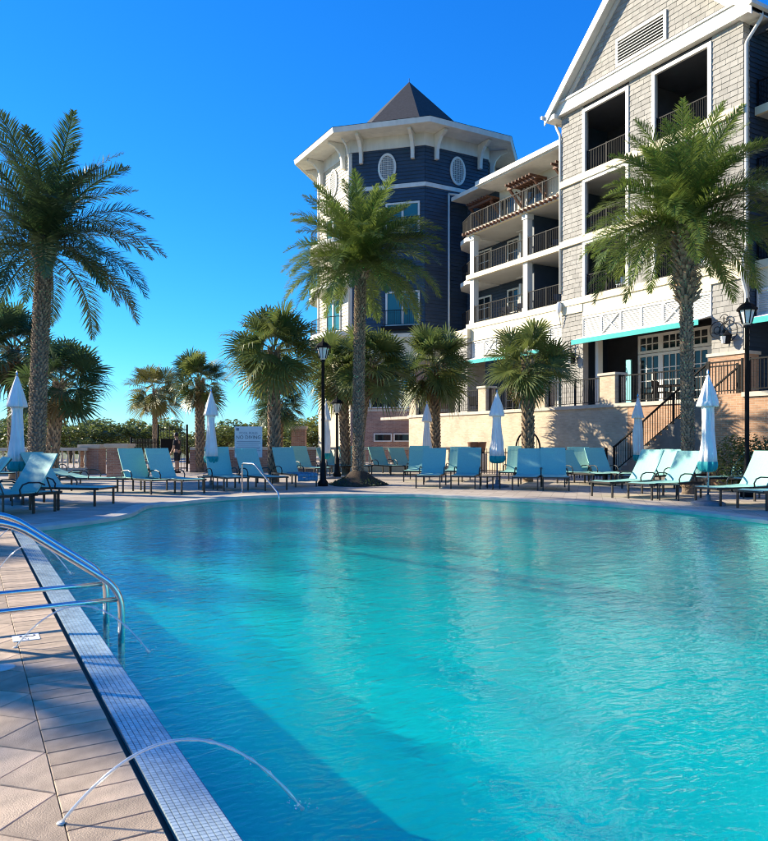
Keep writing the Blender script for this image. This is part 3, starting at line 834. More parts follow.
for yy in (36.2, 31.3):
    s = MB(); s.box(XW, XW + .36, yy, yy + .36, 8.48, 13.88); s.box(XW - .05, XW + .41, yy - .05, yy + .41, 13.55, 13.84); s.box(XW - .04, XW + .40, yy - .04, yy + .40, 8.48, 8.7); part('column', s, 'white_trim', wing)
for z in (8.46, 11.45):
    railing(wing, (XW + .05, WY0 + .05, z), (XW + .05, 31.28, z), 1.05, .11, post=1.5)
    railing(wing, (XW + .05, 31.68, z), (XW + .05, 36.18, z), 1.05, .11, post=1.5)
    railing(wing, (XW + .2, 36.58, z), (27.35, WY1 + 1.2, z), 1.05, .11)
    for yy in (29.3, 32.6, 34.9, 37.6):
        window(wing, yy, yy + 1.1 if yy < 37 else yy + 1.5, z + .05, z + 2.25, 29.17, 'balcony_door', 2, 3, .1)
    s = MB(); s.box(27.3, 29.19, 31.45, 31.6, z, z + 2.7); part('party_wall', s, 'navy', wing)
    s = MB(); s.box(28.4, 29.1, 33.9, 34.05, z, z + 2.2); part('open_door', s, 'white_trim', wing)
for z in (10.9, 13.6):
    s = MB(); s.lathe([(.12, -.02), (.16, .05), (.1, .12)], 12, (28.0, 33.0, z)); s.box(27.95, 28.05, 32.2, 33.8, z - .02, z + .0); part('ceiling_fan', s, 'white_trim', wing)
# ground storey
s = MB(); s.box(XW - .3, XW + 1.0, 36.4, 37.7, 0, 7.62); part('pillar_core', s, 'shingle', wing)
s = MB(); shingles(s, (XW - .3, 37.7), (XW - .3, 36.4), TZ, 7.62); shingles(s, (XW - .3, 36.4), (XW + 1.0, 36.4), TZ, 7.62); part('shingle_cladding', s, 'shingle', wing, stuff=True, fix=False)
s = MB(); s.box(XW - .36, XW + 1.05, 36.35, 37.75, 7.62, 8.16); part('pillar_cap', s, 'cream', wing)
s = MB(); s.box(XW - .10, XW + .1, WY0 + .06, 36.35, 7.4, 8.16); part('entablature', s, 'cream', wing)
louvre_band(wing, WY0 + .06, 36.3, XW - .02, 6.3, 7.38, 7, (1, 5))
awning(WY0 + .1, 36.35, XW - .06, 6.38, 'teal awning beneath the white columned balconies')
for i in range(5):
    window(wing, 28.6 + i * 1.55, 30.0 + i * 1.55, 3.0, 5.6, 29.17, 'terrace_door', 2, 3, .1)
s = MB(); s.box(27.6, 27.7, 28.7, 29.4, 2.95, 5.2); part('shutter', s, 'shutter', wing)
# top storey
s = MB(); s.box(28.9, 29.15, WY0, 36.5, 14.14, 16.95); part('top_wall', s, 'cream_siding', wing)
for yy in (29.2, 32.4, 34.9):
    window(wing, yy, yy + 1.5, 14.2, 16.3, 28.88, 'roof_terrace_door', 2, 1, .1, glass='window_glass')
railing(wing, (XW - .02, WY0 + .1, 14.14), (XW - .02, 36.4, 14.14), 1.0, .12, post=1.6)
railing(wing, (XW - .02, 36.4, 14.14), (27.3, 38.2, 14.14), 1.0, .12)
for i in range(26):
    yy = WY0 + .2 + i * .33
    s = MB(); s.box(XW - .40, XW - .14, yy, yy + .10, 13.88, 14.02); part('joist_end', s, 'wood', wing)
def pergola(y0, y1, x, z):
    s = MB(); s.box(x - 1.0, x - .88, y0 - .2, y1 + .2, z, z + .14); pg = part('pergola', s, 'wood', wing)
    k = int((y1 - y0) / .28)
    for i in range(k + 1):
        yy = y0 + (y1 - y0) * i / k; s = MB(); s.box(x - 1.3, x, yy - .035, yy + .035, z + .142, z + .27); part('slat', s, 'wood', pg)
    for yy in (y0, y1):
        s = MB(); s.beam((x - .04, yy, z - .9), (x - .94, yy, z - .02), .12); s.beam((x - .05, yy, z - 1.1), (x - .05, yy, z + .12), .12); s.beam((x - .05, yy, z - .35), (x - .5, yy, z - .05), .08); part('brace', s, 'wood', pg)
pergola(29.0, 30.4, 28.88, 16.2); pergola(32.2, 34.3, 28.88, 16.2); pergola(36.6, 38.6, 29.19, 16.3)
s = MB(); s.ext([(27.2, WY0, 17.2), (34, WY0, 20.4), (34, WY0, 20.1), (27.2, WY0, 16.95)], (0, 8.2, 0)); part('roof_slope', s, 'roof', wing)
s = MB(); s.box(27.06, 27.19, WY0, 36.55, 16.93, 17.2); part('gutter', s, 'white_trim', wing)
s = MB(); s.box(27.19, 28.9, WY0, 36.5, 16.86, 16.94); part('eave_soffit', s, 'white_trim', wing)
s = MB(); s.box(27.9, 34, 36.56, 40.3, 17.2, 17.45); part('lower_roof', s, 'white_trim', wing)
for (y_, z_, l_) in ((30.0, 8.46, 'dark chair on the lower balcony next to the pavilion'), (30.1, 11.45, 'dark chair on the upper balcony next to the pavilion'), (33.0, 8.46, 'dark chair on the lower balcony between the white columns'), (34.4, 8.46, 'dark chair on the lower balcony near the tower end column')):
    chair_small((27.6, y_, z_), R(-60), l_, 'bronze', 'balcony chairs')

chair_small((27.4, 25.2, 8.46), R(-70), 'pale chair on the lowest pavilion balcony beside the wing', 'sign_white', 'balcony chairs')
chair_small((27.4, 20.8, 8.46), R(-70), 'pale chair on the lowest pavilion balcony behind the palm crown', 'sign_white', 'balcony chairs')
chair_small((27.4, 25.4, 11.45), R(-70), 'pale chair on the middle pavilion balcony', 'sign_white', 'balcony chairs')
# ================================================================== SIDE WING (right of the pavilion)
side = world_thing('side_wing', 'set back wing with louvre band beyond the pavilion downpipe', 'building', (28.2, 10, 0))
s = MB(); s.box(29.6, 29.8, 0, YA - .02, 0, 17.5); part('rear_wall', s, 'navy', side)
for k, z in enumerate((8.46, 11.45, 14.5)):
    s = MB(); s.box(27.2, 29.6, 0, YA - .05, z - .28, z); part('balcony_floor', s, 'ceiling', side)
    s = MB(); s.box(27.02, 27.2, 0, YA - .05, z - .3, z + .02); part('floor_band', s, 'cream', side)
    railing(side, (27.15, 12, z), (27.15, YA - .1, z), 1.05, .12, post=1.5)
    for yy in (17.0, 13.5):
        s = MB(); s.box(27.2, 27.52, yy, yy + .32, z + .02, z + 2.7); part('column', s, 'white_trim', side)
s = MB(); s.box(27.1, 27.3, 6, YA - .05, 7.4, 8.16); part('entablature', s, 'cream', side)
louvre_band(side, 8, YA - .1, 27.1, 6.3, 7.38, 9, ())
awning(8, YA - .3, 27.05, 6.35, 'teal awning on the set back wing beside the pavilion downpipe')
s = MB(); s.ext([(26.9, 0, 17.5), (34, 0, 21), (34, 0, 20.7), (26.9, 0, 17.25)], (0, YA - .1, 0)); part('roof_slope', s, 'roof', side)

# ================================================================== TOWER
TC = Vector((28.5, 46.6)); TR = 6.62
def tco(r, k, z): 
    a = R(22.5 + 45 * k); return Vector((TC.x + r * math.cos(a), TC.y + r * math.sin(a), z))
tower = world_thing('octagonal_tower', 'navy and cream octagonal corner tower with dark pointed roof', 'building', (TC.x, TC.y, 0))
# face k lies between corner k-1 and k, normal angle 45*k ; 4=-X (cream) 5=(-,-) 6=-Y
for k in range(8):
    a, b = tco(TR, k, 0), tco(TR, k - 1, 0)       # outward normal to the right of a->b
    c_ = 'cream_siding' if k in (3, 4) else 'navy'
    s = MB(); ins = .02
    nrm = Vector((math.cos(R(45 * k)), math.sin(R(45 * k)), 0))
    s.ext([a, b, b + Vector((0, 0, 21.4)), a + Vector((0, 0, 21.4))], -nrm * .3); part('wall', s, c_, tower)
    s = MB(); siding(s, b.xy, a.xy, 8.45, 20.6, .24); part('siding', s, c_, tower, fix=False)
    t = (b - a).normalized()
    def strip(z0, z1, o, m, nm):
        w = o * math.tan(R(22.5))
        q = MB(); q.ext([a - t * w + nrm * o + Vector((0, 0, z0)), b + t * w + nrm * o + Vector((0, 0, z0)), b + t * w + nrm * o + Vector((0, 0, z1)), a - t * w + nrm * o + Vector((0, 0, z1))], -nrm * (o + .005)); part(nm, q, m, tower)
    strip(20.6, 21.45, .06, 'white_trim', 'frieze'); strip(17.95, 18.22, .08, 'white_trim', 'belt_course'); strip(8.2, 8.45, .08, 'white_trim', 'base_trim')
    strip(6.7, 8.2, .03, 'cream', 'cream_band'); strip(0, 6.7, .05, 'brick' if k not in (3, 4) else 'stucco', 'brick_base'); strip(3.35, 3.5, .09, 'stone_cap', 'water_table')
    if k in (3, 4, 5, 6, 7):
        mid = (a + b) / 2
        def fp(u, z, o): return mid + t * u + nrm * o + Vector((0, 0, z))
        # oval window
        q = MB(); N = 28
        for i in range(N):
            A, B2 = 2 * PI * i / N, 2 * PI * (i + 1) / N
            def el(an, rx, rz, o): return fp(rx * math.cos(an), 19.35 + rz * math.sin(an), o)
            q.poly([el(A, .62, .95, .05), el(B2, .62, .95, .05), el(B2, .62, .95, .12), el(A, .62, .95, .12)])
            q.poly([el(A, .62, .95, .12), el(B2, .62, .95, .12), el(B2, .48, .80, .12), el(A, .48, .80, .12)])
            q.poly([el(A, .48, .80, .12), el(B2, .48, .80, .12), el(B2, .48, .80, .05), el(A, .48, .80, .05)])
        ov = part('oval_window', q, 'white_trim', tower, fix=False)
        q = MB(); q.poly([el(2 * PI * i / N, .49, .81, .055) for i in range(N)]); part('pane', q, 'base_concrete', ov)
        q = MB()
        for i in range(-3, 4):
            hh = .8 * math.sqrt(max(0, 1 - (i * .13 / .48) ** 2)); q.beam(fp(i * .13, 19.35 - hh, .075), fp(i * .13, 19.35 + hh, .075), .025)
        for i in range(-5, 6):
            ww = .48 * math.sqrt(max(0, 1 - (i * .14 / .8) ** 2)); q.beam(fp(-ww, 19.35 + i * .14, .085), fp(ww, 19.35 + i * .14, .085), .025)
        part('lattice', q, 'white_trim', ov)
        # windows
        rows = [(8.9, 11.2), (14.9, 17.0)]
        for (z0, z1) in rows:
            if k in (6, 7): continue
            for u in ((-1.05,) if k == 5 else (0,)):
                wdt = 1.15
                q = MB(); n_ = 8
                for (ua, ub, za, zb) in ((-wdt, -wdt + .12, z0, z1), (wdt - .12, wdt, z0, z1), (-wdt + .12, wdt - .12, z0, z0 + .12), (-wdt + .12, wdt - .12, z1 - .12, z1), (-.07, .07, z0 + .12, z1 - .12)):
                    q.ext([fp(u + ua, za, .0), fp(u + ub, za, .0), fp(u + ub, zb, .0), fp(u + ua, zb, .0)], nrm * .12)
                wd = part('tower_window', q, 'white_trim', tower)
                for (ua, ub) in ((-wdt + .12, -.07), (.07, wdt - .12)):
                    q = MB(); q.ext([fp(u + ua, z0 + .12, .03), fp(u + ub, z0 + .12, .03), fp(u + ub, z1 - .12, .03), fp(u + ua, z1 - .12, .03)], nrm * .02); part('pane', q, 'window_glass_sky', wd)
                if k == 5:
                    q = MB(); q.ext([fp(u - 1.35, z0 - .25, .03), fp(u + 1.35, z0 - .25, .03), fp(u + 1.35, z0 - .02, .03), fp(u - 1.35, z0 - .02, .03)], nrm * .5); part('balcony_sill', q, 'iron', tower)
                    railing(tower, fp(u - 1.3, z0, .45), fp(u + 1.3, z0, .45), 1.0, .12)
        if k in (3, 4):
            for z in (8.75, 12.0, 15.0):
                q = MB(); q.ext([fp(-2.3, z - .3, .0)] + [fp(2.3 * math.sin(j * PI / 16), z - .3, .35 + 1.1 * math.cos(j * PI / 16)) for j in range(-8, 9)] + [fp(2.3, z - .3, .0)], (0, 0, .28)); part('balcony_slab', q, 'white_trim', tower)
                pts = [fp(2.2 * math.sin(j * PI / 8), z, .35 + 1.0 * math.cos(j * PI / 8)) for j in range(-4, 5)]
                for j in range(8): railing(tower, pts[j], pts[j + 1], 1.0, .13)
        if k == 5:   # base windows
            for i in range(4):
                for (za, zb) in ((3.55, 4.5), (4.55, 6.55)):
                    ua = -1.9 + i * 1.0; ub = ua + 1.0
                    q = MB()
                    for (x1, x2, y1, y2) in ((ua, ua + .08, za, zb), (ub - .08, ub, za, zb), (ua + .08, ub - .08, za, za + .08), (ua + .08, ub - .08, zb - .08, zb)):
                        q.ext([fp(x1, y1, .04), fp(x2, y1, .04), fp(x2, y2, .04), fp(x1, y2, .04)], nrm * .12)
                    wd = part('base_window', q, 'white_trim', tower)
                    q = MB(); q.ext([fp(ua + .08, za + .08, .06), fp(ub - .08, za + .08, .06), fp(ub - .08, zb - .08, .06), fp(ua + .08, zb - .08, .06)], nrm * .03); part('pane', q, 'window_glass_sky' if i < 2 and za > 4 else 'window_glass', wd)
            for i in range(2):
                ua = -1.7 + i * 1.35; ub = ua + 1.25; za, zb = 1.35, 1.9
                q = MB()
                for (x1, x2, y1, y2) in ((ua, ua + .08, za, zb), (ub - .08, ub, za, zb), (ua + .08, ub - .08, za, za + .08), (ua + .08, ub - .08, zb - .08, zb)):
                    q.ext([fp(x1, y1, .04), fp(x2, y1, .04), fp(x2, y2, .04), fp(x1, y2, .04)], nrm * .12)
                wd = part('base_window', q, 'white_trim', tower)
                q = MB(); q.ext([fp(ua + .08, za + .08, .06), fp(ub - .08, za + .08, .06), fp(ub - .08, zb - .08, .06), fp(ua + .08, zb - .08, .06)], nrm * .03); part('pane', q, 'window_glass', wd)
    # brackets: two per face
    for u in (-1.75, 1.75):
        mid = (a + b) / 2
        def fb(o, z): return mid + t * (u - .11) + nrm * o + Vector((0, 0, z))
        pr = [(.065, 19.75), (.32, 19.75), (.32, 20.0), (.34, 20.35), (.48, 20.75), (.78, 21.08), (1.25, 21.25), (1.25, 21.42), (.065, 21.42)]
        q = MB(); q.ext([fb(*p) for p in pr], t * .22); part('bracket', q, 'white_trim', tower)
# corner boards
for k in (3, 4):
    p = tco(TR + .03, k, 8.45); q = MB(); q.tube([p, p + Vector((0, 0, 12.1))], .12, 8); part('corner_board', q, 'white_trim', tower)
OVR = 8.35
q = MB()
for k in range(8):
    q.poly([tco(OVR, k, 21.44), tco(OVR, k + 1, 21.44), tco(TR - .2, k + 1, 21.44), tco(TR - .2, k, 21.44)])
part('soffit', q, 'white_trim', tower)
q = MB()
for k in range(8):
    q.poly([tco(OVR + .02, k, 21.40), tco(OVR + .02, k + 1, 21.40), tco(OVR + .10, k + 1, 21.72), tco(OVR + .10, k, 21.72)])
    q.poly([tco(OVR + .10, k, 21.72), tco(OVR + .10, k + 1, 21.72), tco(OVR - .2, k + 1, 21.74), tco(OVR - .2, k, 21.74)])
    q.poly([tco(OVR + .02, k, 21.40), tco(OVR + .02, k + 1, 21.40), tco(OVR - .1, k + 1, 21.40), tco(OVR - .1, k, 21.40)])
part('eave_fascia', q, 'white_trim', tower)
q = MB()
for k in range(8):
    q.poly([tco(OVR + .12, k, 21.74), tco(OVR + .12, k + 1, 21.74), tco(4.6, k + 1, 23.25), tco(4.6, k, 23.25)])
part('roof_skirt', q, 'roof', tower)
q = MB()
for k in range(8):
    q.poly([tco(4.6, k, 23.25), tco(4.6, k + 1, 23.25), (TC.x, TC.y, 27.9)])
part('roof_spire', q, 'roof', tower)
q = MB(); q.tube([(TC.x, TC.y, 27.7), (TC.x, TC.y, 28.15)], .02, 6); part('finial', q, 'iron', tower)
pipe(tower, [(27.75, 40.36, 17.7), (27.75, 40.36, 2.9)], .07)
pipe(tower, [tuple(tco(TR + .9, 4, 21.3)), tuple(tco(TR + .5, 4, 21.0)), tuple(tco(TR + .16, 4, 20.3)), tuple(tco(TR + .16, 4, 8.6))], .07)
pipe(tower, [(27.75, 40.36, 17.7), (28.2, 39.2, 17.3), (29.0, 38.5, 17.2)], .07, name='gutter_pipe')

# ================================================================== TERRACE
XT = 22.0
ter = world_thing('terrace', 'raised cream terrace with stone cap below the hotel', 'terrace', (XT, 24, 0))
s = MB(); s.box(XT, 22.4, 20.0, 36.0, 0, 2.72); part('retaining_wall', s, 'brick_cream', ter)
s = MB(); s.box(XT, 22.4, 14.0, 19.99, 0, 2.72); part('brick_wall', s, 'brick_tan', ter)
s = MB(); s.box(20.25, 20.65, 0, 13.99, 0, 2.72); part('brick_wall', s, 'brick_tan', ter)
s = MB(); s.box(XT - .07, 22.5, 15.3, 36.05, 2.72, 2.86); part('cap', s, 'stone_cap', ter)
s = MB(); s.box(20.18, 20.75, 0, 13.99, 2.72, 2.86); part('cap', s, 'stone_cap', ter)
s = MB(); s.box(20.75, 29.3, 0, 13.99, 2.7, 2.85); s.box(22.5, 29.3, 13.99, 40.2, 2.7, 2.85); s.box(22.4, 26, 35.8, 36.0, 0, 2.7); part('floor', s, 'deck', ter)
piers = [(20.6, 21.4), (24.6, 25.2), (28.8, 29.4), (35.2, 35.9)]
for (a, b) in piers:
    s = MB(); s.box(XT - .04, XT + .55, a, b, 2.86, 3.98); p_ = part('pier', s, 'brick_cream', ter)
    s = MB(); s.box(XT - .1, XT + .61, a - .06, b + .06, 3.98, 4.08); part('pier_cap', s, 'stone_cap', p_)
for (a, b) in ((15.5, 20.6), (21.4, 24.6), (25.2, 28.8), (29.4, 35.2)):
    railing(ter, (XT + .2, a + .03, 2.86), (XT + .2, b - .03, 2.86), 1.07, .115, .1, post=1.8)
for i, yy in enumerate((28.9, 29.35)):
    pass
railing(ter, (20.45, 6, 2.86), (20.45, 13.9, 2.86), 1.0, .115, .1, post=1.8)
# stairs
st = world_thing('terrace_stairs', 'straight flight of steps with dark railings up to the terrace', 'stairs', (21.1, 17.2, 0))
NS = 16; rise = 2.84 / NS; run = .25; yt = 15.2
for i in range(NS):
    s = MB(); s.box(20.25, XT - .01, yt + i * run, yt + (i + 1) * run, 0, 2.84 - i * rise); part('step', s, 'step_stone_shaded', st)
s = MB(); s.box(20.25, 22.4, 14.0, yt, 0, 2.842); part('landing', s, 'brick_tan', st)
yb = yt + NS * run
for xx in (20.32, 21.9):
    railing(st, (xx, yt + .05, 2.84), (xx, yb - .1, rise), 1.0, .13, .12, post=1.35, rail_w=.07)
railing(st, (20.32, 14.05, 2.842), (20.32, yt, 2.842), 1.0, .12, .1, post=1.1)
# terrace furniture
for i, (x_, y_, rz, l_) in enumerate(((23.3, 19.5, 20, 'black patio chair behind the terrace railing near the stairs'), (23.5, 20.3, 200, 'black patio chair on the terrace close to the stone pier'), (23.4, 26.4, 40, 'black patio chair on the terrace below the wing awning'), (23.4, 31.5, 100, 'black patio chair on the terrace near the tower end'))):
    chair_small((x_, y_, 2.85), R(rz), l_, 'iron', 'terrace chairs')
t = thing('round_table', 'round black table on the terrace near the stairs', 'table', (24.3, 19.9, 2.85))
s = MB(); s.lathe([(.5, .72), (.5, .75), (.48, .76)], 20); part('table_top', s, 'iron', t)
s = MB(); s.lathe([(.25, 0), (.25, .02), (.04, .05), (.035, .72)], 12); part('pedestal', s, 'iron', t)

# ================================================================== FENCES AND LOW WALLS
def turned(h):
    return [(.055, 0), (.055, .05), (.03, .07), (.028, .12), (.06, .25), (.065, .33), (.04, .5), (.028, .62), (.03, h - .1), (.05, h - .08), (.05, h)]
bal_me = MB().lathe(turned(.72), 8).mesh('baluster', 'stone_cap', True)
def balustrade(p, q, label, solid=False, capz=1.12):
    p, q = Vector(p), Vector(q); t = world_thing('balustrade' if not solid else 'low_wall', label, 'balustrade' if not solid else 'wall', tuple((p + q) / 2))
    s = MB(); s.beam(p + Vector((0, 0, capz - .06)), q + Vector((0, 0, capz - .06)), .36, .12); part('cap', s, 'stone_cap', t)
    if solid:
        s = MB(); s.beam(p + Vector((0, 0, (capz - .12) / 2)), q + Vector((0, 0, (capz - .12) / 2)), .28, capz - .12); part('wall', s, 'brick', t)
    else:
        s = MB(); s.beam(p + Vector((0, 0, .14)), q + Vector((0, 0, .14)), .30, .28); part('plinth', s, 'stone_cap', t)
        L = (q - p).length; k = int(L / .22); off = (p + q) / 2
        for i in range(k):
            pos = p.lerp(q, (i + .5) / k) - off
            add('baluster', bal_me, t, (pos.x, pos.y, .28))
    return t
def pillar(pos, w, h, label, m='brick'):
    t = thing('brick_pillar', label, 'pillar', tuple(pos), -YAW)
    s = MB(); s.box(-w / 2, w / 2, -w / 2, w / 2, 0, h - .12); part('shaft', s, m, t)
    s = MB(); s.box(-w / 2 - .07, w / 2 + .07, -w / 2 - .07, w / 2 + .07, h - .12, h); s.box(-w / 2 - .03, w / 2 + .03, -w / 2 - .03, w / 2 + .03, h - .17, h - .121); part('cap', s, 'stone_cap', t)
balustrade(D(-60, 30), D(88, 31), 'stone balustrade behind the loungers by the tall date palm')
pillar(D(93, 31.5), .8, 1.25, 'shaded brick pillar at the end of the stone balustrade')
pillar(D(120, 28.5), .76, 1.30, 'brick pillar with pale cap beside the black iron gate')
def iron_fence(p, q, h, label, gap=.13, name='iron_fence', cat='fence'):
    p, q = Vector(p), Vector(q); t = world_thing(name, label, cat, tuple((p + q) / 2)); off = (p + q) / 2
    s = MB()
    s.beam(p + Vector((0, 0, h - .18)), q + Vector((0, 0, h - .18)), .04); part('top_rail', s, 'iron', t)
    s = MB(); s.beam(p + Vector((0, 0, .16)), q + Vector((0, 0, .16)), .04); part('bottom_rail', s, 'iron', t)
    L = (q - p).length; k = int(L / gap); me = baluster_mesh(h - .02, .022); pm = baluster_mesh(h + .06, .08)
    for i in range(k + 1):
        pos = p.lerp(q, i / k) - off
        add('picket', me, t, (pos.x, pos.y, .02))
    n = max(1, round(L / 2.2))
    for i in range(n + 1):
        pos = p.lerp(q, i / n) - off; add('post', pm, t, (pos.x, pos.y, 0))
    return t
iron_fence(D(131, 31), D(158, 34), 1.5, 'black iron fence run beside the pale capped brick pillar')
gt = iron_fence(D(158, 34), D(187, 34), 2.1, 'tall black iron gate behind the standing person', name='iron_gate', cat='gate')
s = MB(); s.box(D(160, 34).x - .1, D(160, 34).x + .5, D(160, 34).y - .6, D(160, 34).y - .5, .9, 1.5); part('lock_box', s, 'iron', gt)
balustrade(D(190, 33), D(316, 34), 'low brick wall with stone cap behind the no diving sign', solid=True)
balustrade(D(318, 34), D(472, 33.5), 'stone balustrade in front of the brick tower base')
iron_fence(D(474, 31.5), D(514, 30), 1.1, 'low black iron fence beside the arched gate under the terrace')
iron_fence(D(542, 29), D(606, 26.5), 1.1, 'low black iron fence between arched gate and terrace stairs')
a, b = D(516, 30), D(540, 29.2)
t = world_thing('arched_gate', 'black iron gate with a round arched top below the terrace', 'gate', tuple((a + b) / 2))
s = MB(); c = (a + b) / 2; rr = (b - a).length / 2; u = (b - a).normalized()
s.tube([a, a + Vector((0, 0, 1.1))] + [c - u * rr * math.cos(k * PI / 12) + Vector((0, 0, 1.1 + rr * 1.2 * math.sin(k * PI / 12))) for k in range(1, 12)] + [b + Vector((0, 0, 1.1)), b], .035, 8); part('arch_frame', s, 'iron', t)
for k in range(1, 8):
    w = -1 + k / 4; s = MB(); s.tube([c + u * rr * w, c + u * rr * w + Vector((0, 0, 1.1 + rr * 1.2 * math.sqrt(1 - w * w)))], .012, 6); part('picket', s, 'iron', t)
for z in (.3, 1.1):
    s = MB(); s.beam(a + Vector((0, 0, z)), b + Vector((0, 0, z)), .04); part('rail', s, 'iron', t)
pillar(D(299, 40), .75, 2.2, 'tall red brick pillar left of the tower base')
for px, lb in ((473, 'dark terracotta pot on a stand, tower side of the pair'), (481, 'dark terracotta pot on a stand, arched gate side of the pair')):
    p = D(px, 33); t = thing('planter_pot', lb, 'pot', (p.x, p.y, 0), 0, 'pots below the terrace wall')
    s = MB(); s.lathe([(.13, .85), (.2, 1.0), (.24, 1.3), (.26, 1.32), (.25, 1.36)], 14); part('pot', s, 'pot', t, smooth=True)
    s = MB(); s.box(-.2, .2, -.2, .2, 0, .85); part('stand', s, 'stone_cap', t)

# ================================================================== PALMS
def frond_mesh(e0, e1, L, nl, m, seed, lw=.026, ll=.56):
    """feather frond growing along +x, rachis from elevation e0 to e1 (degrees)"""
    rng = random.Random(seed); f = MB(); N = 16
    pts = [Vector((0, 0, 0))]; ang = []
    for i in range(N):
        t = (i + .5) / N; a = R(e0 + (e1 - e0) * t ** 1.1); ang.append(a)
        pts.append(pts[-1] + Vector((math.cos(a), 0, math.sin(a))) * (L / N))
    for i in range(N):
        w0, w1 = .035 * (1 - i / N) + .006, .035 * (1 - (i + 1) / N) + .006
        f.poly([pts[i] + Vector((0, w0, 0)), pts[i] - Vector((0, w0, 0)), pts[i + 1] - Vector((0, w1, 0)), pts[i + 1] + Vector((0, w1, 0))])
    for side in (-1, 1):
        for k in range(nl):
            t = .10 + .90 * (k + rng.uniform(.2, .8)) / nl
            x = t * N; i = min(int(x), N - 1); p = pts[i].lerp(pts[i + 1], x - i); a = ang[i]
            T = Vector((math.cos(a), 0, math.sin(a))); U = Vector((-math.sin(a), 0, math.cos(a)))
            ln = ll * (math.sin(PI * min(1, .18 + t * .80)) ** .55) * rng.uniform(.82, 1.12)
            if t > .9: ln *= .75
            fw = .55 + .55 * t + rng.uniform(-.15, .15); vv = rng.uniform(-.1, .75)
            dr_ = (T * fw + Vector((0, side, 0)) * .85 + U * vv).normalized()
            tip = p + dr_ * ln + Vector((0, 0, -.16 * ln)); mid = p + dr_ * ln * .5 + Vector((0, 0, -.02 * ln))
            wv = dr_.cross(U).normalized() * (lw * .5)
            if wv.length < .001: wv = T * lw * .5
            f.poly([p - wv * .6, p + wv * .6, mid + wv, mid - wv]); f.poly([mid - wv, mid + wv, tip])
    return f.mesh('frond', m, fix=False)
def fan_mesh(e0, e1, m, seed, pl=.75, fl=.85, nseg=30):
    """costapalmate fan leaf along +x on a petiole"""
    rng = random.Random(seed); f = MB(); N = 8
    pts = [Vector((0, 0, 0))]; 
    for i in range(N):
        a = R(e0 + (e1 - e0) * .55 * ((i + .5) / N)); pts.append(pts[-1] + Vector((math.cos(a), 0, math.sin(a))) * (pl / N))
    for i in range(N):
        w = .018; f.poly([pts[i] + Vector((0, w, 0)), pts[i] - Vector((0, w, 0)), pts[i + 1] - Vector((0, w, 0)), pts[i + 1] + Vector((0, w, 0))])
    a = R(e0 + (e1 - e0) * .6); T = Vector((math.cos(a), 0, math.sin(a))); U = Vector((-math.sin(a), 0, math.cos(a))); S = Vector((0, 1, 0)); h = pts[-1]
    for k in range(nseg):
        th = R(-140 + 280 * (k + .5) / nseg) + rng.uniform(-.03, .03)
        ln = fl * (.72 + .28 * math.cos(th * .55)) * rng.uniform(.9, 1.08)
        d = (T * math.cos(th) + S * math.sin(th) + U * (.10 + .30 * abs(math.sin(th)))).normalized()
        s = d.cross(U).normalized(); n_ = d.cross(s)
        p1 = h + d * ln * .5 + Vector((0, 0, -.02)); p2 = h + d * ln * .78 + Vector((0, 0, -.10 * ln)); p3 = h + d * ln * 1.0 + Vector((0, 0, -.30 * ln * rng.uniform(.5, 1.4)))
        w1 = ln * .5 * math.tan(R(140 / nseg)) * .92; w2 = w1 * .62
        f.poly([h, p1 + s * w1, p1 - s * w1]); f.poly([p1 - s * w1, p1 + s * w1, p2 + s * w2, p2 - s * w2]); f.poly([p2 - s * w2, p2 + s * w2, p3])
    return f.mesh('leaf', m, fix=False)
DATE_E = [(80, 32), (66, 2), (52, -22), (37, -42), (22, -58), (6, -70), (-16, -82)]
DATE = {m: [[frond_mesh(e0, e1, 2.85, 84, m, 11 * i + s) for s in range(2)] for i, (e0, e1) in enumerate(DATE_E)] for m in ('leaf_date', 'leaf_dark')}
FAN_E = [(74, 46), (56, 22), (38, -4), (20, -28), (0, -52), (-28, -76)]
FAN = {m: [[fan_mesh(e0, e1, m, 5 * i + s) for s in range(2)] for i, (e0, e1) in enumerate(FAN_E)] for m in ('leaf_sabal', 'leaf_dark', 'leaf_sabal_yellow')}
DRY = [fan_mesh(-70, -86, 'leaf_dry', 3, .6, .6, 18), fan_mesh(-55, -86, 'leaf_dry', 4, .6, .6, 18)]
def trunk(mb, h, r0, r1, lean, boots=.10, pitch=.13, bulge=1.25):
    rings = int(h / (pitch / 3)); n = 18; base = len(mb.v)
    for i in range(rings + 1):
        t = i / rings; z = t * h; r = r0 + (r1 - r0) * t
        r *= 1 + (bulge - 1) * max(0, 1 - z / .5) ** 2
        cx, cy = lean[0] * t ** 1.5, lean[1] * t ** 1.5
        for k in range(n):
            ph = (z / pitch + 3 * k / n) % 1; ph2 = (z / pitch - 3 * k / n) % 1
            rr = r * (1 + boots * (.5 * ph + .5 * ph2 - .5))
            a = 2 * PI * k / n; mb.v.append((cx + rr * math.cos(a), cy + rr * math.sin(a), z))
    for i in range(rings):
        for k in range(n):
            a, b = base + i * n + k, base + i * n + (k + 1) % n; mb.f.append((a, b, b + n, a + n))
    mb.f.append(tuple(base + rings * n + k for k in range(n)))
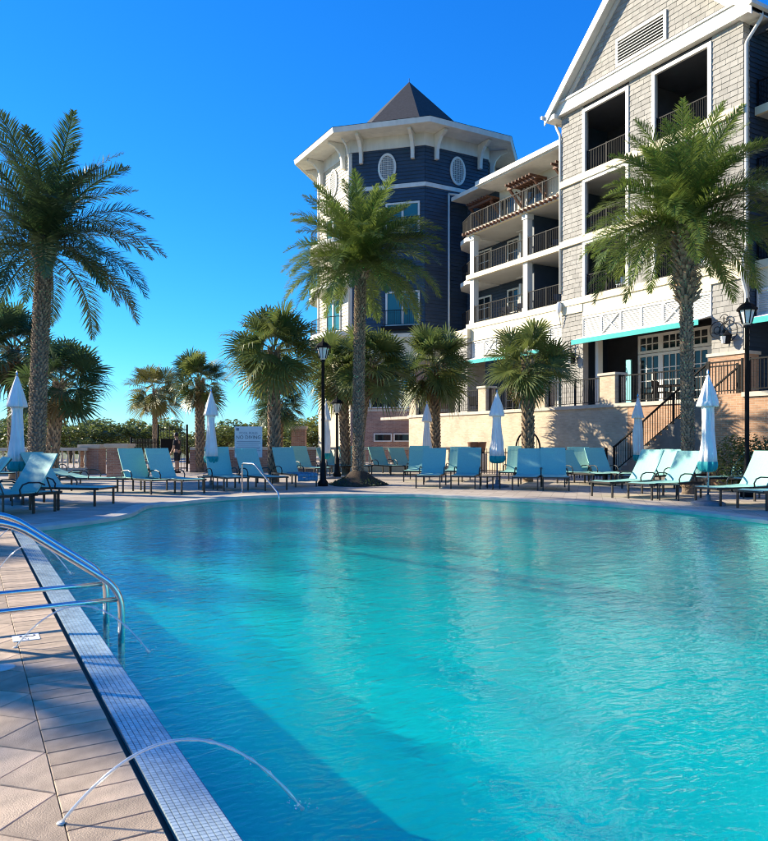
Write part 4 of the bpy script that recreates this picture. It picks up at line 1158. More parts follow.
def date_palm(pos, h, sc, label, m='leaf_date', nf=70, lean=(0, 0), r=.23, seed=1, mound=False, shaggy=0):
    rng = random.Random(seed); t = thing('date_palm', label, 'palm tree', tuple(pos), rng.uniform(0, 6), 'feathery date palms')
    ln = Matrix.Rotation(-t.rotation_euler.z, 2) @ Vector(lean)
    s = MB(); trunk(s, h, r, r * .92, ln); part('trunk', s, 'trunk_date', t, fix=False)
    s = MB(); z = .15; row = 0
    while z < h - .2:
        for j in range(13):
            a = (j + .5 * (row % 2)) * 2 * PI / 13 + rng.uniform(-.14, .14); bx, by = ln.x * (z / h) ** 1.5, ln.y * (z / h) ** 1.5; o = Vector((math.cos(a), math.sin(a), 0))
            p = Vector((bx, by, z)) + o * r * .90; s.beam(p, p + o * (.035 + rng.uniform(0, .03)) + Vector((0, 0, rng.uniform(.05, .10))), .05, .022, up=o)
        z += .065; row += 1
    part('leaf_scars', s, 'scar', t, stuff=True)
    s = MB()
    for k in range(150 if not shaggy else 620):      # cut leaf bases under the crown
        a = rng.uniform(0, 2 * PI); z = h - rng.uniform(-.25, .5 + shaggy); rr = r * .95
        bx, by = ln.x * (min(z, h) / h) ** 1.5, ln.y * (min(z, h) / h) ** 1.5
        p = Vector((bx + rr * math.cos(a), by + rr * math.sin(a), z)); o = Vector((math.cos(a), math.sin(a), rng.uniform(.7, 1.6))).normalized()
        s.beam(p - o * .05, p + o * rng.uniform(.12, .28 + .10 * bool(shaggy)), .07, .03, up=(math.cos(a), math.sin(a), 0))
    part('boots', s, 'boot', t, stuff=True)
    for k in range(nf):
        u = (k + .5) / nf; idx = min(5, int((u ** 1.0) * 6.2)); az = k * 2.39996 + rng.uniform(-.25, .25)
        me = DATE[m][idx][k % 2]
        o = add('frond', me, t, (ln.x + .10 * math.cos(az), ln.y + .10 * math.sin(az), h + .25 - .5 * u), (rng.uniform(-.18, .18), rng.uniform(-.14, .14), az), sc * rng.uniform(.86, 1.1))
    if mound:
        s = MB(); N = 20; rr = random.Random(3)
        s.lathe([(.95, -.01), (.78, .08), (.45, .26), (.27, .42), (.18, .45)], N, star=lambda a, z: 1 + .09 * math.sin(3 * a) + .05 * math.sin(7 * a + z * 9)); part('mound', s, 'mulch', t, smooth=True)
        s = MB()
        for k in range(500):
            a = rr.uniform(0, 6.28); q = rr.uniform(.3, .95); z = max(.02, .42 * (.95 - q)); p = Vector((q * math.cos(a), q * math.sin(a), z))
            d = Vector((rr.uniform(-1, 1), rr.uniform(-1, 1), rr.uniform(.3, 1.4))).normalized() * rr.uniform(.05, .13); w = Vector((rr.uniform(-1, 1), rr.uniform(-1, 1), 0)).normalized() * .02
            s.poly([p - w, p + w, p + d])
        part('ground_cover', s, 'leaf_dark', t, stuff=True, fix=False)
    return t
def fan_palm(pos, h, sc, label, m='leaf_sabal', nf=44, lean=(0, 0), r=.17, seed=1, boots=True):
    rng = random.Random(seed); t = thing('fan_palm', label, 'palm tree', tuple(pos), rng.uniform(0, 6), 'fan leaved palms')
    ln = Matrix.Rotation(-t.rotation_euler.z, 2) @ Vector(lean)
    s = MB(); trunk(s, h, r, r, ln, .06, .1, 1.1); part('trunk', s, 'trunk_sabal', t, fix=False)
    s = MB(); k = 0; z = .25
    while z < h + .1:                                     # criss-cross split leaf bases
        for j in range(7):
            a = j * 2 * PI / 7 + (k % 2) * PI / 7 + rng.uniform(-.12, .12); bx, by = ln.x * (min(z, h) / h) ** 1.5, ln.y * (min(z, h) / h) ** 1.5
            for sd in (-1, 1):
                p = Vector((bx + r * .98 * math.cos(a + sd * .28), by + r * .98 * math.sin(a + sd * .28), z)); q = Vector((bx + r * 1.32 * math.cos(a), by + r * 1.32 * math.sin(a), z + .20))
                if rng.random() < .9: s.beam(p, q, .045, .03, up=(math.cos(a), math.sin(a), 0))
        z += .13; k += 1
    part('boots', s, 'boot', t, stuff=True)
    for k in range(nf):
        u = (k + .5) / nf; idx = min(5, int(u ** .9 * 6)); az = k * 2.39996 + rng.uniform(-.25, .25)
        add('leaf', FAN[m][idx][k % 2], t, (ln.x + .08 * math.cos(az), ln.y + .08 * math.sin(az), h + .2 - .4 * u), (rng.uniform(-.75, .75), rng.uniform(-.34, .34), az), sc * rng.uniform(.85, 1.15))
    for k in range(rng.randint(4, 15)):
        az = rng.uniform(0, 6.28); add('dry_leaf', DRY[k % 2], t, (ln.x + r * .8 * math.cos(az), ln.y + r * .8 * math.sin(az), h - .15), (0, 0, az), sc * rng.uniform(.7, 1))
    return t
def crown_z(py, d): return CAMH + (HY - py) / F * d
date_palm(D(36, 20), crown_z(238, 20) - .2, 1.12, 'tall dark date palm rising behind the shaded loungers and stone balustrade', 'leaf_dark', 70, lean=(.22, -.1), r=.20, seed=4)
date_palm(D(358, 23.5), crown_z(255, 23.5) - .30, .93, 'date palm on a mulch mound in front of the navy tower', 'leaf_date', 104, lean=(.1, 0), r=.155, seed=8, mound=True)
date_palm(D(688, 19.5), crown_z(212, 19.5) - .35, .98, 'shaggy trunked date palm in front of the gabled pavilion', 'leaf_date', 104, lean=(-.12, 0), r=.135, seed=15, shaggy=1.6)
FP = [  # px, depth, crown pixel y, scale, material, label, lean
    (14, 27, 352, 1.15, 'leaf_dark', 'fan palm half hidden behind the tall dark date palm trunk', 0),
    (51, 24, 385, 1.05, 'leaf_dark', 'dark fan palm with boots directly right of the tall date palm trunk', .3),
    (155, 38, 392, 1.05, 'leaf_sabal_yellow', 'slender yellowish fan palm with drooping leaves by the iron gate', 0),
    (200, 33, 382, .95, 'leaf_sabal', 'fan palm rising just behind the umbrella next to the no diving sign', 0),
    (274, 25, 352, 1.10, 'leaf_sabal', 'stout fan palm with criss-crossed trunk beside the no diving sign', 0),
    (279, 38, 404, 1.05, 'leaf_dark', 'small dark fan palm behind the stout palm by the sign', 0),
    (346, 31, 372, 1.15, 'leaf_sabal', 'fan palm behind the street lamp with a twin close by', -.2),
    (357, 30, 366, 1.15, 'leaf_sabal', 'fan palm behind the mound date palm, twin of the one by the lamp', .5),
    (436, 32, 368, 1.25, 'leaf_sabal', 'fan palm in front of the brick tower base by an umbrella', -.1),
    (528, 25.5, 366, 1.0, 'leaf_sabal', 'fan palm standing before the arched iron gate and terrace wall', 0),
]
for i, (px, d, cy, sc, m, lb, le) in enumerate(FP):
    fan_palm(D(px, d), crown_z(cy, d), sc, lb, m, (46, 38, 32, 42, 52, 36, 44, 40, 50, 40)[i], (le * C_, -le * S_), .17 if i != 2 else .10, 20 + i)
# palms beyond the picture's left edge that shade the deck and the near water
for i, (x, y, h) in enumerate(((-7.4, 23.8, 5.2), (-5.4, 25.6, 4.8), (-9.4, 21.2, 5.0))):
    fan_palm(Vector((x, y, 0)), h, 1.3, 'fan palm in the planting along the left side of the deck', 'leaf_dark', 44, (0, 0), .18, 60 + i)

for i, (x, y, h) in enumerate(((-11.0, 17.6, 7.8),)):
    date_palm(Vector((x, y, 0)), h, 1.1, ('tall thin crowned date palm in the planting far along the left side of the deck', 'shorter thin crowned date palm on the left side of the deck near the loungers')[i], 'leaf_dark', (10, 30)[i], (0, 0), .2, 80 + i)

# ================================================================== FAR TREES, HEDGE
def leaf_cloud(mb, rng, c, rad, n, size):
    for _ in range(n):
        d = Vector((rng.gauss(0, 1), rng.gauss(0, 1), rng.gauss(0, 1))).normalized(); rr = rng.uniform(.55, 1.05)
        p = Vector(c) + Vector((d.x * rad[0], d.y * rad[1], d.z * rad[2])) * rr
        a = Vector((rng.uniform(-1, 1), rng.uniform(-1, 1), rng.uniform(-.6, .8))).normalized(); b = a.cross(Vector((rng.uniform(-1, 1), rng.uniform(-1, 1), rng.uniform(-1, 1)))).normalized()
        s = size * rng.uniform(.6, 1.4); mb.poly([p - a * s, p + b * s * .45, p + a * s, p - b * s * .45])
def tree_proto(seed):
    rng = random.Random(seed); t = thing('broadleaf_tree', '', 'tree', (0, 0, 0), 0, 'low trees beyond the fence')
    s = MB(); s.tube([(0, 0, -.1), (.05, 0, 1.0), (.1, .05, 2.2)], [.16, .12, .07], 8)
    cl = MB()
    for k in range(9):
        a = k * 2.4; q = rng.uniform(.5, 1.5); c = (q * math.cos(a), q * math.sin(a), rng.uniform(1.4, 3.2))
        s.tube([(.05, 0, 1.0 + k * .1), tuple(Vector(c) * .9)], [.06, .02], 5); leaf_cloud(cl, rng, c, (rng.uniform(.7, 1.1), rng.uniform(.7, 1.1), rng.uniform(.5, .8)), 330, .13)
    part('trunk', s, 'bark', t); o = part('crown', cl, 'leaf_tree', t, fix=False); return t
protos = [tree_proto(1), tree_proto(2), tree_proto(3)]
TREES = [(-30, 46, 1.05), (20, 50, 1.1), (72, 47, 1.0), (96, 50, 1.1), (118, 58, 1.0), (140, 52, .95), (165, 60, 1.0), (188, 46, .85), (222, 50, .95), (240, 56, 1.0), (262, 60, 1.05), (290, 48, 1.0), (312, 56, 1.1), (45, 60, 1.15), (-8, 60, 1.1)]
for i, (px, d, sc) in enumerate(TREES):
    o = protos[i] if i < 3 else copy_tree(protos[i % 3]); p = D(px, d); o.location = (p.x, p.y, -.1); o.rotation_euler = (0, 0, i * 1.3); k = .88 * sc * d / 50
    o.scale = (k * 1.25, k * 1.25, k * .82)
    o['label'] = 'low bushy green tree in the hazy row beyond the poolside fence' if i > 2 else ['low green tree far behind the left balustrade', 'rounded green tree behind the fan palms left of the gate', 'bushy green tree right behind the dark booted fan palm'][i]
h0, h1 = Vector((19.2, 13.6, 0)), Vector((19.3, 5.5, 0))
t = world_thing('hedge', 'clipped leafy hedge along the orange brick wall behind the lamp post', 'hedge', tuple((h0 + h1) / 2))
s = MB(); rng = random.Random(9)
for k in range(13):
    c = h0.lerp(h1, k / 12) + Vector((rng.uniform(-.12, .12), 0, .8)); leaf_cloud(s, rng, c, (.55, .6, rng.uniform(.72, .86)), 1300, .05)
part('foliage', s, 'leaf_hedge', t, fix=False)
s = MB()
for k in range(13):
    c = h0.lerp(h1, k / 12); s.tube([c, c + Vector((.05, .1, .5)), c + Vector((-.1, -.1, 1.0))], [.04, .03, .015], 6)
part('stems', s, 'bark', t)

# ================================================================== LOUNGERS
def lounger_proto(tilt, name='sun_lounger'):
    t = thing(name, '', 'sun lounger', (0, 0, 0), 0, 'teal sling sun loungers round the pool')
    # +x points to the foot end; foot legs near x=1.25, back hinge at x=0
    Wd = .32; ca, sa = math.cos(R(tilt)), math.sin(R(tilt)); BL = .84; SZ = .37
    def sling(pts, name):
        s = MB(); w = Wd + .012; th = .028; M = 6; P = len(pts)
        for sg in (1, -1):
            for i, (x, z) in enumerate(pts):
                a_, b_ = pts[max(i - 1, 0)], pts[min(i + 1, P - 1)]; q = Vector((b_[0] - a_[0], b_[1] - a_[1])).normalized(); nx, nz = (-q.y, q.x) if q.x > 0 else (q.y, -q.x)
                e_ = min(i, P - 1 - i) / (P - 1)
                for j in range(M + 1):
                    v_ = -1 + 2 * j / M; sag = -.022 * (1 - v_ * v_) * min(1, e_ * 5)
                    s.v.append((x + nx * (sag + sg * th / 2), v_ * w, z + nz * (sag + sg * th / 2)))
        K = M + 1; T_ = P * K
        for i in range(P - 1):
            for j in range(M):
                for o_ in (0, T_): s.f.append((o_ + i * K + j, o_ + i * K + j + 1, o_ + (i + 1) * K + j + 1, o_ + (i + 1) * K + j))
            for j in (0, M): s.f.append((i * K + j, (i + 1) * K + j, T_ + (i + 1) * K + j, T_ + i * K + j))
        for i in (0, P - 1):
            for j in range(M): s.f.append((i * K + j, i * K + j + 1, T_ + i * K + j + 1, T_ + i * K + j))
        return part(name, s, 'sling', t, smooth=False)
    sling([(.03 + 1.28 * i / 12, SZ + .01 - .022 * math.sin(PI * i / 12) - (.03 * max(0, i - 10) / 2)) for i in range(13)], 'seat_sling')
    bp = []
    for i in range(11):
        u = BL * i / 10; b = -.02 * math.sin(PI * i / 10); bp.append((-u * ca + b * sa, SZ + .015 + u * sa + b * ca))
    sling(bp, 'back_sling')
    for sd in (-1, 1):
        y = sd * Wd
        s = MB(); s.beam((-.50, y, SZ - .02), (1.32, y, SZ - .02), .03, .05); part('side_rail', s, 'bronze', t)
        s = MB(); s.beam((-.03 * sa, y - sd * .02, SZ + .01 - .03 * ca), (-BL * .99 * ca - .03 * sa, y - sd * .02, SZ + .015 + BL * .99 * sa - .03 * ca), .025, .03); part('back_rail', s, 'bronze', t)
        for lx in (1.24, -.42):
            s = MB(); s.beam((lx, y, 0), (lx, y, SZ - .045), .036, .036); part('leg', s, 'bronze', t)
        s = MB(); yy = sd * (Wd + .025)
        s.tube([(.34, yy, SZ - .03), (.36, yy, SZ + .08), (.30, yy, SZ + .165), (.18, yy, SZ + .20), (-.05, yy, SZ + .19), (-.17, yy, SZ + .14)], .016, 6); part('armrest', s, 'bronze', t)
    for (bx, bz) in ((1.31, SZ - .02), (-.49, SZ - .02), (0, SZ - .03)):
        s = MB(); s.beam((bx, -Wd, bz), (bx, Wd, bz), .03, .035); part('cross_bar', s, 'bronze', t)
    s = MB(); s.beam((-BL * .985 * ca - .03 * sa, -Wd + .02, SZ + .015 + BL * .985 * sa - .03 * ca), (-BL * .985 * ca - .03 * sa, Wd - .02, SZ + .015 + BL * .985 * sa - .03 * ca), .026); part('head_bar', s, 'bronze', t)
    if tilt > 25:
        s = MB()
        for sd in (-1, 1): s.beam((-BL * .55 * ca - .05 * sa, sd * .2, SZ + BL * .55 * sa - .05 * ca), (-.46, sd * .2, SZ - .02), .02)
        part('prop', s, 'bronze', t)
    return t
PR = {k_: lounger_proto(k_) for k_ in (56, 14, 62, 50, 66, 59)}
USED = set()
LG = [  # foot px, foot py, screen heading of the foot (0 = towards camera, + = to the right), tilt, label
    (-40, 519, -58, 56, 'empty shaded lounger next to the occupied one by the white umbrella'),
    (-112, 521, -82, 56, 'sun lounger with a person lying on it at the shaded end of the deck'),
    (46, 512, 50, 56, 'shaded teal lounger facing away from the occupied lounger under the white umbrella'),
    (104, 505, 52, 56, 'shaded teal lounger facing the pool between date palm and low flat lounger'),
    (70, 484, 30, 62, 'upright lounger against the stone balustrade right of the date palm trunk'),
    (6, 485, 20, 62, 'upright lounger against the stone balustrade left of the date palm trunk'),
    (128, 492, 72, 14, 'low lounger with its back nearly flat in front of the pale capped pillar'),
    (163, 494, 30, 62, 'upright lounger in front of the black iron gate, pillar side'),
    (193, 494, 30, 62, 'upright lounger in front of the standing person by the gate'),
    (236, 491, 22, 62, 'upright lounger between the umbrella and the no diving sign'),
    (276, 490.5, 28, 62, 'upright lounger right behind the slim pool stair rail'),
    (306, 487, 30, 62, 'upright lounger between the stout fan palm and the mulch mound'),
    (322, 478, 32, 62, 'lounger in the back row beside the teal hemmed umbrella under the lamp'),
    (347, 475, 28, 56, 'back row lounger just left of the mound palm trunk'),
    (364, 475, 28, 56, 'back row lounger partly behind the mound palm trunk'),
    (398, 475, 30, 56, 'back row lounger at the balustrade, first right of the mound palm'),
    (415, 475, 30, 56, 'back row lounger at the balustrade, second right of the mound palm'),
    (414, 482, -8, 62, 'lounger half hidden behind the front pair by the thin rear umbrella'),
    (428, 488.5, -12, 62, 'front row lounger closest to the mound palm in the pair by the tower'),
    (452, 482, -8, 62, 'lounger behind the front pair near the fan palm at the tower'),
    (463, 489, -10, 62, 'front row lounger just left of the umbrella with teal and white folds'),
    (510, 484, -6, 62, 'lounger behind the front pair just right of the teal hemmed umbrella'),
    (525, 490.5, -6, 62, 'front row lounger under the fan palm by the arched gate'),
    (556, 491, -2, 62, 'front row lounger striped by sunlight beside the fan palm one'),
    (578, 484.5, 2, 62, 'lounger behind the sun striped front row one'),
    (602, 486, 38, 56, 'back row lounger at the low iron fence left of the stairs'),
    (625, 486, 38, 56, 'back row lounger at the low iron fence right next to the stair foot'),
    (632, 489, -40, 56, 'dark shaded lounger at the foot of the terrace stairs'),
    (664, 488, -40, 56, 'dark shaded lounger between terrace stairs and shaggy date palm'),
    (602, 497, -44, 56, 'sunlit pale lounger at the pool edge next to the striped ones'),
    (640, 499.5, -44, 56, 'sunlit pale lounger at the pool edge beside the teal hemmed umbrella'),
    (700, 491, -44, 56, 'sunlit lounger behind the umbrella in front of the hedge'),
    (708, 505, -46, 56, 'sunlit lounger with the umbrella shadow across its headrest'),
    (752, 509.5, -46, 56, 'sunlit lounger at the pool edge with only its foot half in view'),
    (742, 493, -44, 56, 'sunlit lounger in the row in front of the hedge by the lamp post'),
]
LOUNGE = []
for li, (px, py, phi, tl, lb) in enumerate(LG):
    if tl == 56: tl = (56, 50, 59)[li % 3]
    elif tl == 62: tl = (62, 66, 59, 62)[li % 4]
    phi += (3, -4, 1, 5, -2)[li % 5]
    o = PR[tl] if tl not in USED else copy_tree(PR[tl]); USED.add(tl)
    p = W(px, py); vd = Vector((-p.x, -p.y)).normalized(); ang = math.atan2(vd.y, vd.x) + R(phi)
    o.location = (p.x - 1.31 * math.cos(ang), p.y - 1.31 * math.sin(ang), 0); o.rotation_euler = (0, 0, ang); o.scale = (1.06, 1.1, 1.06); o['label'] = lb; LOUNGE.append(o)
mat('towel', (.62, .66, .66), .95, .08, 20, bump=.4, bscale=200); mat('towel_blue', (.10, .28, .42), .95, .08, 20, bump=.4, bscale=200)
for li, m_, lb in ((11, 'towel_blue', 'blue towel spread over the foot of a lounger near the mulch mound'),):
    lo = LOUNGE[li]; t = thing('towel', lb, 'towel', tuple(lo.location), lo.rotation_euler.z)
    s = MB(); pts = [(.62, .415), (.8, .41), (1.0, .41), (1.2, .412), (1.36, .415), (1.435, .40), (1.445, .30), (1.44, .18)]; w = .335
    for i in range(len(pts) - 1):
        (x0, z0), (x1, z1) = pts[i], pts[i + 1]
        for j in range(6):
            y0, y1 = -w + 2 * w * j / 6, -w + 2 * w * (j + 1) / 6; r0, r1 = .006 * math.sin(j * 2.1 + i), .006 * math.sin(j * 2.1 + 2.1 + i)
            s.poly([(x0 + r0, y0, z0 + r0), (x0 + r1, y1, z0 + r1), (x1 + r1, y1, z1 + r1), (x1 + r0, y0, z1 + r0)])
    o = part('cloth', s, m_, t, smooth=True); md = o.modifiers.new('thick', 'SOLIDIFY'); md.thickness = .012; md.offset = 1
# small side tables between loungers
for i, (px, py, lb) in enumerate(((208, 490, 'low dark side table beside the umbrella by the gate'), (490, 489, 'low dark side table beside the umbrella by the striped loungers'), (668, 500, 'low side table between two sunlit loungers by the umbrella'), (757, 499, 'low side table at the sunlit lounger row end'), (22, 505, 'low side table among the shaded loungers'))):
    p = W(px, py); t = thing('side_table', lb, 'table', (p.x, p.y, 0), .4 * i, 'low side tables')
    s = MB(); s.box(-.24, .24, -.24, .24, .36, .39); part('table_top', s, 'bronze', t)
    for sx in (-1, 1):
        for sy in (-1, 1):
            s = MB(); s.beam((sx * .21, sy * .21, 0), (sx * .21, sy * .21, .36), .03); part('leg', s, 'bronze', t)

# ================================================================== CLOSED UMBRELLAS
def umbrella(pos, label, seed, flare=1.0, tilt=0):
    rng = random.Random(seed); t = thing('closed_umbrella', label, 'umbrella', tuple(pos), rng.uniform(0, 6), 'closed white umbrellas')
    s = MB(); s.lathe([(.36, 0), (.36, .05), (.30, .08), (.06, .10), (.05, .22), (.03, .23)], 24); part('base', s, 'base_concrete', t)
    s = MB(); s.tube([(0, 0, .2), (0, 0, 2.8)], .022, 10); part('pole', s, 'steel', t, smooth=True)
    ph = [rng.uniform(0, 6) for _ in range(4)]
    def star(a, z):
        w = .35 + .65 * min(1, max(0, (2.8 - z) / .5)); return 1 + w * (.34 * abs(math.sin(4 * a + 1.9 * z + ph[0] + .7 * math.sin(2.5 * z + ph[3]))) ** .7 - .2 + .16 * math.sin(2 * a + 3.2 * z + ph[1]) + .08 * math.sin(11 * a - 3 * z + ph[2]))
    prof = [(.012, 2.86), (.03, 2.82), (.075, 2.66), (.125, 2.46), (.17, 2.26), (.19, 2.17), (.172, 2.15), (.118, 2.2), (.105, 2.1), (.11, 1.95), (.125, 1.75), (.132, 1.55), (.138, 1.35), (.15, 1.12), (.155, .93)]
    s = MB(); s.lathe([(r_ * flare, z) for r_, z in prof][::-1], 48, star=star); part('canopy', s, 'canvas', t, smooth=True)
    s = MB(); s.lathe([(.06 * flare, .72), (.12 * flare, .74), (.155 * flare, .80), (.164 * flare, .87), (.160 * flare, .94), (.14 * flare, .97)], 48, star=star); part('hem', s, 'teal_hem', t, smooth=True)
    s = MB(); s.lathe([(.012, 2.84), (.03, 2.88), (.02, 2.93), (.004, 2.97)], 10); part('finial', s, 'steel', t)
UM = [(17, 16.5, 'closed white umbrella beside the tall date palm and shaded loungers'), (211, 22, 'closed white umbrella with navy teal hem right of the gate'), (326, 27.5, 'closed white umbrella under the tall lamp post behind the loungers'),
      (427, 29, 'closed white umbrella in front of the brick tower base'), (497, 22.5, 'closed white umbrella with bright teal hem between lounger pairs'), (638, 24.5, 'closed white umbrella at the foot of the terrace stairs'), (708, 16.2, 'closed white umbrella with teal hem in front of the hedge and brick wall')]
for i, (px, d, lb) in enumerate(UM): umbrella(D(px, d), lb, i + 3, 1.0 if i != 4 else 1.15)

# ================================================================== LAMP POSTS
def lamp_post(pos, h, label):
    t = thing('lamp_post', label, 'lamp post', tuple(pos), .3, 'black lantern lamp posts')
    s = MB(); s.lathe([(.16, 0), (.16, .12), (.10, .2), (.09, .7), (.07, .75), (.055, 1.0), (.05, h - .62), (.09, h - .60), (.06, h - .55)], 14); part('pole', s, 'iron', t, smooth=True)
    s = MB(); s.lathe([(.05, h - .56), (.11, h - .50), (.19, h - .18)], 8); part('glass', s, 'lamp_glass', t)
    s = MB()
    for k in range(8):
        a = 2 * PI * k / 8; s.beam((.115 * math.cos(a), .115 * math.sin(a), h - .52), (.20 * math.cos(a), .20 * math.sin(a), h - .17), .02)
    part('cage', s, 'iron', t)
    s = MB(); s.lathe([(.25, h - .19), (.26, h - .15), (.14, h - .03), (.07, h + .0), (.03, h + .04), (.02, h + .12)], 8); part('cap', s, 'iron', t)
lamp_post(D(323, 23), CAMH + (441 - 342) / F * 23, 'tall black lantern lamp post left of the mound palm')
lamp_post(D(337, 29), CAMH + (441 - 399) / F * 29, 'distant short black lamp post behind the white umbrella')
lamp_post(D(747, 18.5), CAMH + (441 - 303) / F * 18.5, 'black lantern lamp post in front of the brick wall and hedge')

# ================================================================== POOL SIGN
p = D(248.5, 24.5); t = thing('pool_sign', 'white pool rules sign reading NO DIVING behind the loungers', 'sign', tuple(p), -YAW + .16)
s = MB(); s.box(-.45, .45, -.015, .015, .85, 1.88); part('board', s, 'sign_white', t)
for sx in (-.3, .3):
    s = MB(); s.beam((sx, .04, 0), (sx, .04, 1.8), .05); part('post', s, 'bronze', t)
def put(txt, size, x, z, m): add('lettering', text_mesh(txt, size, m, depth=.001), t, (x, -.0165, z), (R(90), 0, 0))
put('POOL RULES', .105, 0, 1.66, 'print_grey'); put('NO DIVING', .155, 0, 1.52, 'print'); 
s = MB(); s.box(-.40, -.31, -.0185, -.0155, 1.74, 1.83); part('emblem', s, 'print_grey', t)
s = MB()
for k in range(8):
    z = 1.38 - k * .062; w = [.38, .40, .33, .39, .36, .40, .28, .2][k]; s.box(-w, w, -.0175, -.0155, z, z + .014)
part('fine_print', s, 'print_grey', t)

# ================================================================== PEOPLE
def skin_mesh(name, joints, edges, m, sub=2):
    me = bpy.data.meshes.new(name); names = list(joints)
    me.from_pydata([joints[k][0] for k in names], [(names.index(a), names.index(b)) for a, b in edges], [])
    ob = bpy.data.objects.new(name, me); COL.objects.link(ob)
    md = ob.modifiers.new('s', 'SKIN'); md.use_smooth_shade = True
    sv = me.skin_vertices[0].data
    for i, k in enumerate(names):
        r = joints[k][1]; sv[i].radius = r if isinstance(r, tuple) else (r, r); sv[i].use_root = (i == 0)
    sb = ob.modifiers.new('u', 'SUBSURF'); sb.levels = sub; sb.render_levels = sub
    dg = bpy.context.evaluated_depsgraph_get(); dg.update()
    out = bpy.data.meshes.new_from_object(ob.evaluated_get(dg)); bpy.data.objects.remove(ob)
    out.name = name; out.materials.clear(); out.materials.append(MATS[m])
    out.polygons.foreach_set('use_smooth', [True] * len(out.polygons)); return out
def hand_edges(J, E, wrist, base, d, side, tag_):
    d = Vector(d).normalized(); side = Vector(side).normalized(); b = Vector(base)
    J[tag_ + 'p'] = (tuple(b + d * .05), (.03, .018)); E.append((wrist, tag_ + 'p'))
    for k in range(4):
        o = side * (-.027 + .018 * k); L = (.07, .082, .078, .06)[k]
        J[f'{tag_}a{k}'] = (tuple(b + d * .09 + o), .009); J[f'{tag_}b{k}'] = (tuple(b + d * (.09 + L * .55) + o + Vector((.006, .006, 0))), .008); J[f'{tag_}c{k}'] = (tuple(b + d * (.09 + L) + o + Vector((.018, .012, 0))), .007)
        E += [(tag_ + 'p', f'{tag_}a{k}'), (f'{tag_}a{k}', f'{tag_}b{k}'), (f'{tag_}b{k}', f'{tag_}c{k}')]
    J[tag_ + 't'] = (tuple(b + d * .05 - side * .045), .010); J[tag_ + 'u'] = (tuple(b + d * .095 - side * .058), .008); E += [(tag_ + 'p', tag_ + 't'), (tag_ + 't', tag_ + 'u')]
def standing(pos, rz):
    t = thing('person', 'person in dark shirt and shorts standing by the black iron gate', 'person', tuple(pos), rz)
    J = {'pel': ((0, 0, .95), (.15, .11)), 'wa': ((0, .0, 1.10), (.135, .10)), 'ch': ((0, -.01, 1.30), (.16, .115)), 'nk': ((0, .0, 1.47), .058), 'hd0': ((0, .03, 1.54), .068), 'hd': ((0, .05, 1.63), (.085, .10)), 'hd2': ((0, .05, 1.71), .06)}
    E = [('pel', 'wa'), ('wa', 'ch'), ('ch', 'nk'), ('nk', 'hd0'), ('hd0', 'hd'), ('hd', 'hd2')]
    for s, n in ((-1, 'l'), (1, 'r')):
        J.update({n + 'hip': ((s * .095, 0, .88), .10), n + 'kn': ((s * .10, .02 * s, .48), .062), n + 'ca': ((s * .10, -.01 + .02 * s, .34), .058), n + 'an': ((s * .10, .0, .08), .038), n + 'to': ((s * .12, .17, .035), .036),
                  n + 'sh': ((s * .185, 0, 1.40), .062), n + 'el': ((s * .225, .02, 1.12), .044), n + 'wr': ((s * .20, .16, .92), .028)})
        E += [('pel', n + 'hip'), (n + 'hip', n + 'kn'), (n + 'kn', n + 'ca'), (n + 'ca', n + 'an'), (n + 'an', n + 'to'), ('ch', n + 'sh'), (n + 'sh', n + 'el'), (n + 'el', n + 'wr')]
        hand_edges(J, E, n + 'wr', (s * .20, .16, .92), (0, .45, -.9), (0, .9, .45), n)
    add('body', skin_mesh('body', J, E, 'skin'), t)
    T = {'pel': ((0, 0, .93), (.165, .125)), 'wa': ((0, 0, 1.10), (.155, .12)), 'ch': ((0, -.01, 1.30), (.178, .132)), 'nk': ((0, 0, 1.44), .085)}; TE = [('pel', 'wa'), ('wa', 'ch'), ('ch', 'nk')]
    for s, n in ((-1, 'l'), (1, 'r')):
        T[n + 's'] = ((s * .185, 0, 1.395), .078); T[n + 'e'] = ((s * .215, .012, 1.18), .064); TE += [('ch', n + 's'), (n + 's', n + 'e')]
    add('shirt', skin_mesh('shirt', T, TE, 'cloth_dark'), t)
    T = {'pel': ((0, 0, .96), (.16, .12))}; TE = []
    for s, n in ((-1, 'l'), (1, 'r')):
        T[n + 'h'] = ((s * .098, 0, .86), .118); T[n + 'k'] = ((s * .105, .01 * s, .50), .088); TE += [('pel', n + 'h'), (n + 'h', n + 'k')]
    add('shorts', skin_mesh('shorts', T, TE, 'cloth_dark'), t)
    h = MB(); h.lathe([(.02, .12), (.07, .105), (.10, .05), (.108, -.01), (.098, -.06)], 16, (0, .035, 1.655)); part('hair', h, 'hair', t, smooth=True)
    f = MB(); f.lathe([(.004, .03), (.016, .0), (.012, -.012)], 8, (0, .155, 1.62)); 
    part('nose', f, 'skin', t, smooth=True)
    for s in (-1, 1):
        e = MB(); e.lathe([(.004, -.01), (.012, -.005), (.012, .005), (.004, .01)], 8, (s * .034, .140, 1.652)); part('eye', e, 'hair', t)
        e = MB(); e.lathe([(.008, -.03), (.02, -.01), (.02, .02), (.008, .035)], 8, (s * .09, .045, 1.635)); part('ear', e, 'skin', t, smooth=True)
        e = MB(); e.box(s * .11 - .05, s * .11 + .05, -.09, .22, 0, .03); e.ext([(s * .11 - .048, -.085, .03), (s * .11 - .048, .21, .03), (s * .11 - .048, .20, .06), (s * .11 - .048, .05, .10), (s * .11 - .048, -.085, .10)], (.096, 0, 0)); part('shoe', e, 'cloth_dark', t)
    m = MB(); m.box(-.025, .025, .143, .150, 1.572, 1.580); part('mouth', m, 'pot', t)
standing(D(177, 32.2), -YAW + R(75))
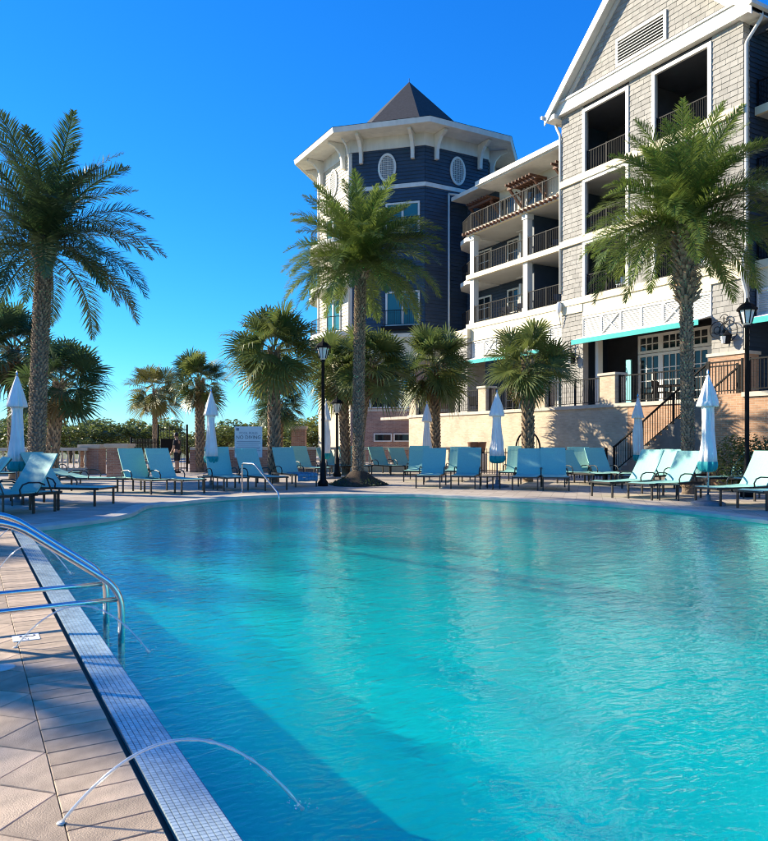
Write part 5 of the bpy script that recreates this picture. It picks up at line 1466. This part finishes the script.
def reclining(lo):
    t = thing('person', 'person reclining on the lounger at the shaded end of the deck', 'person', tuple(lo.location), lo.rotation_euler.z)
    ca, sa = math.cos(R(56)), math.sin(R(56))
    def B(u, y, o): return (-u * ca + o * sa, y, .40 + u * sa + o * ca)
    J = {'pel': ((.06, 0, .51), (.15, .11)), 'wa': (B(.16, 0, .13), (.135, .10)), 'ch': (B(.38, 0, .13), (.16, .115)), 'nk': (B(.56, 0, .12), .056), 'hd0': (B(.63, 0, .12), .068), 'hd': (B(.72, 0, .13), .092), 'hd2': (B(.80, 0, .12), .06)}
    E = [('pel', 'wa'), ('wa', 'ch'), ('ch', 'nk'), ('nk', 'hd0'), ('hd0', 'hd'), ('hd', 'hd2')]
    for s, n in ((-1, 'l'), (1, 'r')):
        J.update({n + 'hip': ((.12, s * .09, .48), .095), n + 'kn': ((.52, s * .10, .56), .06), n + 'ca': ((.68, s * .10, .50), .055), n + 'an': ((.93, s * .09, .425), .038), n + 'to': ((1.02, s * .12, .56), .032),
                  n + 'sh': (B(.48, s * .18, .12), .06), n + 'el': ((-.10, s * .27, .62), .042), n + 'wr': ((.14, s * .27, .62), .028)})
        E += [('pel', n + 'hip'), (n + 'hip', n + 'kn'), (n + 'kn', n + 'ca'), (n + 'ca', n + 'an'), (n + 'an', n + 'to'), ('ch', n + 'sh'), (n + 'sh', n + 'el'), (n + 'el', n + 'wr')]
        hand_edges(J, E, n + 'wr', (.14, s * .27, .62), (1, 0, -.1), (0, 1, 0), n)
    add('body', skin_mesh('body', J, E, 'skin'), t)
    T = {'pel': ((.06, 0, .51), (.165, .122))}; TE = []
    for s, n in ((-1, 'l'), (1, 'r')):
        T[n + 'h'] = ((.13, s * .09, .485), .108); T[n + 'k'] = ((.36, s * .098, .535), .092); TE += [('pel', n + 'h'), (n + 'h', n + 'k')]
    add('shorts', skin_mesh('shorts', T, TE, 'cloth_dark'), t)
    h = MB(); c = B(.77, 0, .11); h.lathe([(.02, .09), (.07, .08), (.10, .03), (.10, -.03), (.06, -.07)], 14, c); part('hair', h, 'hair', t, smooth=True)
reclining(LOUNGE[1])
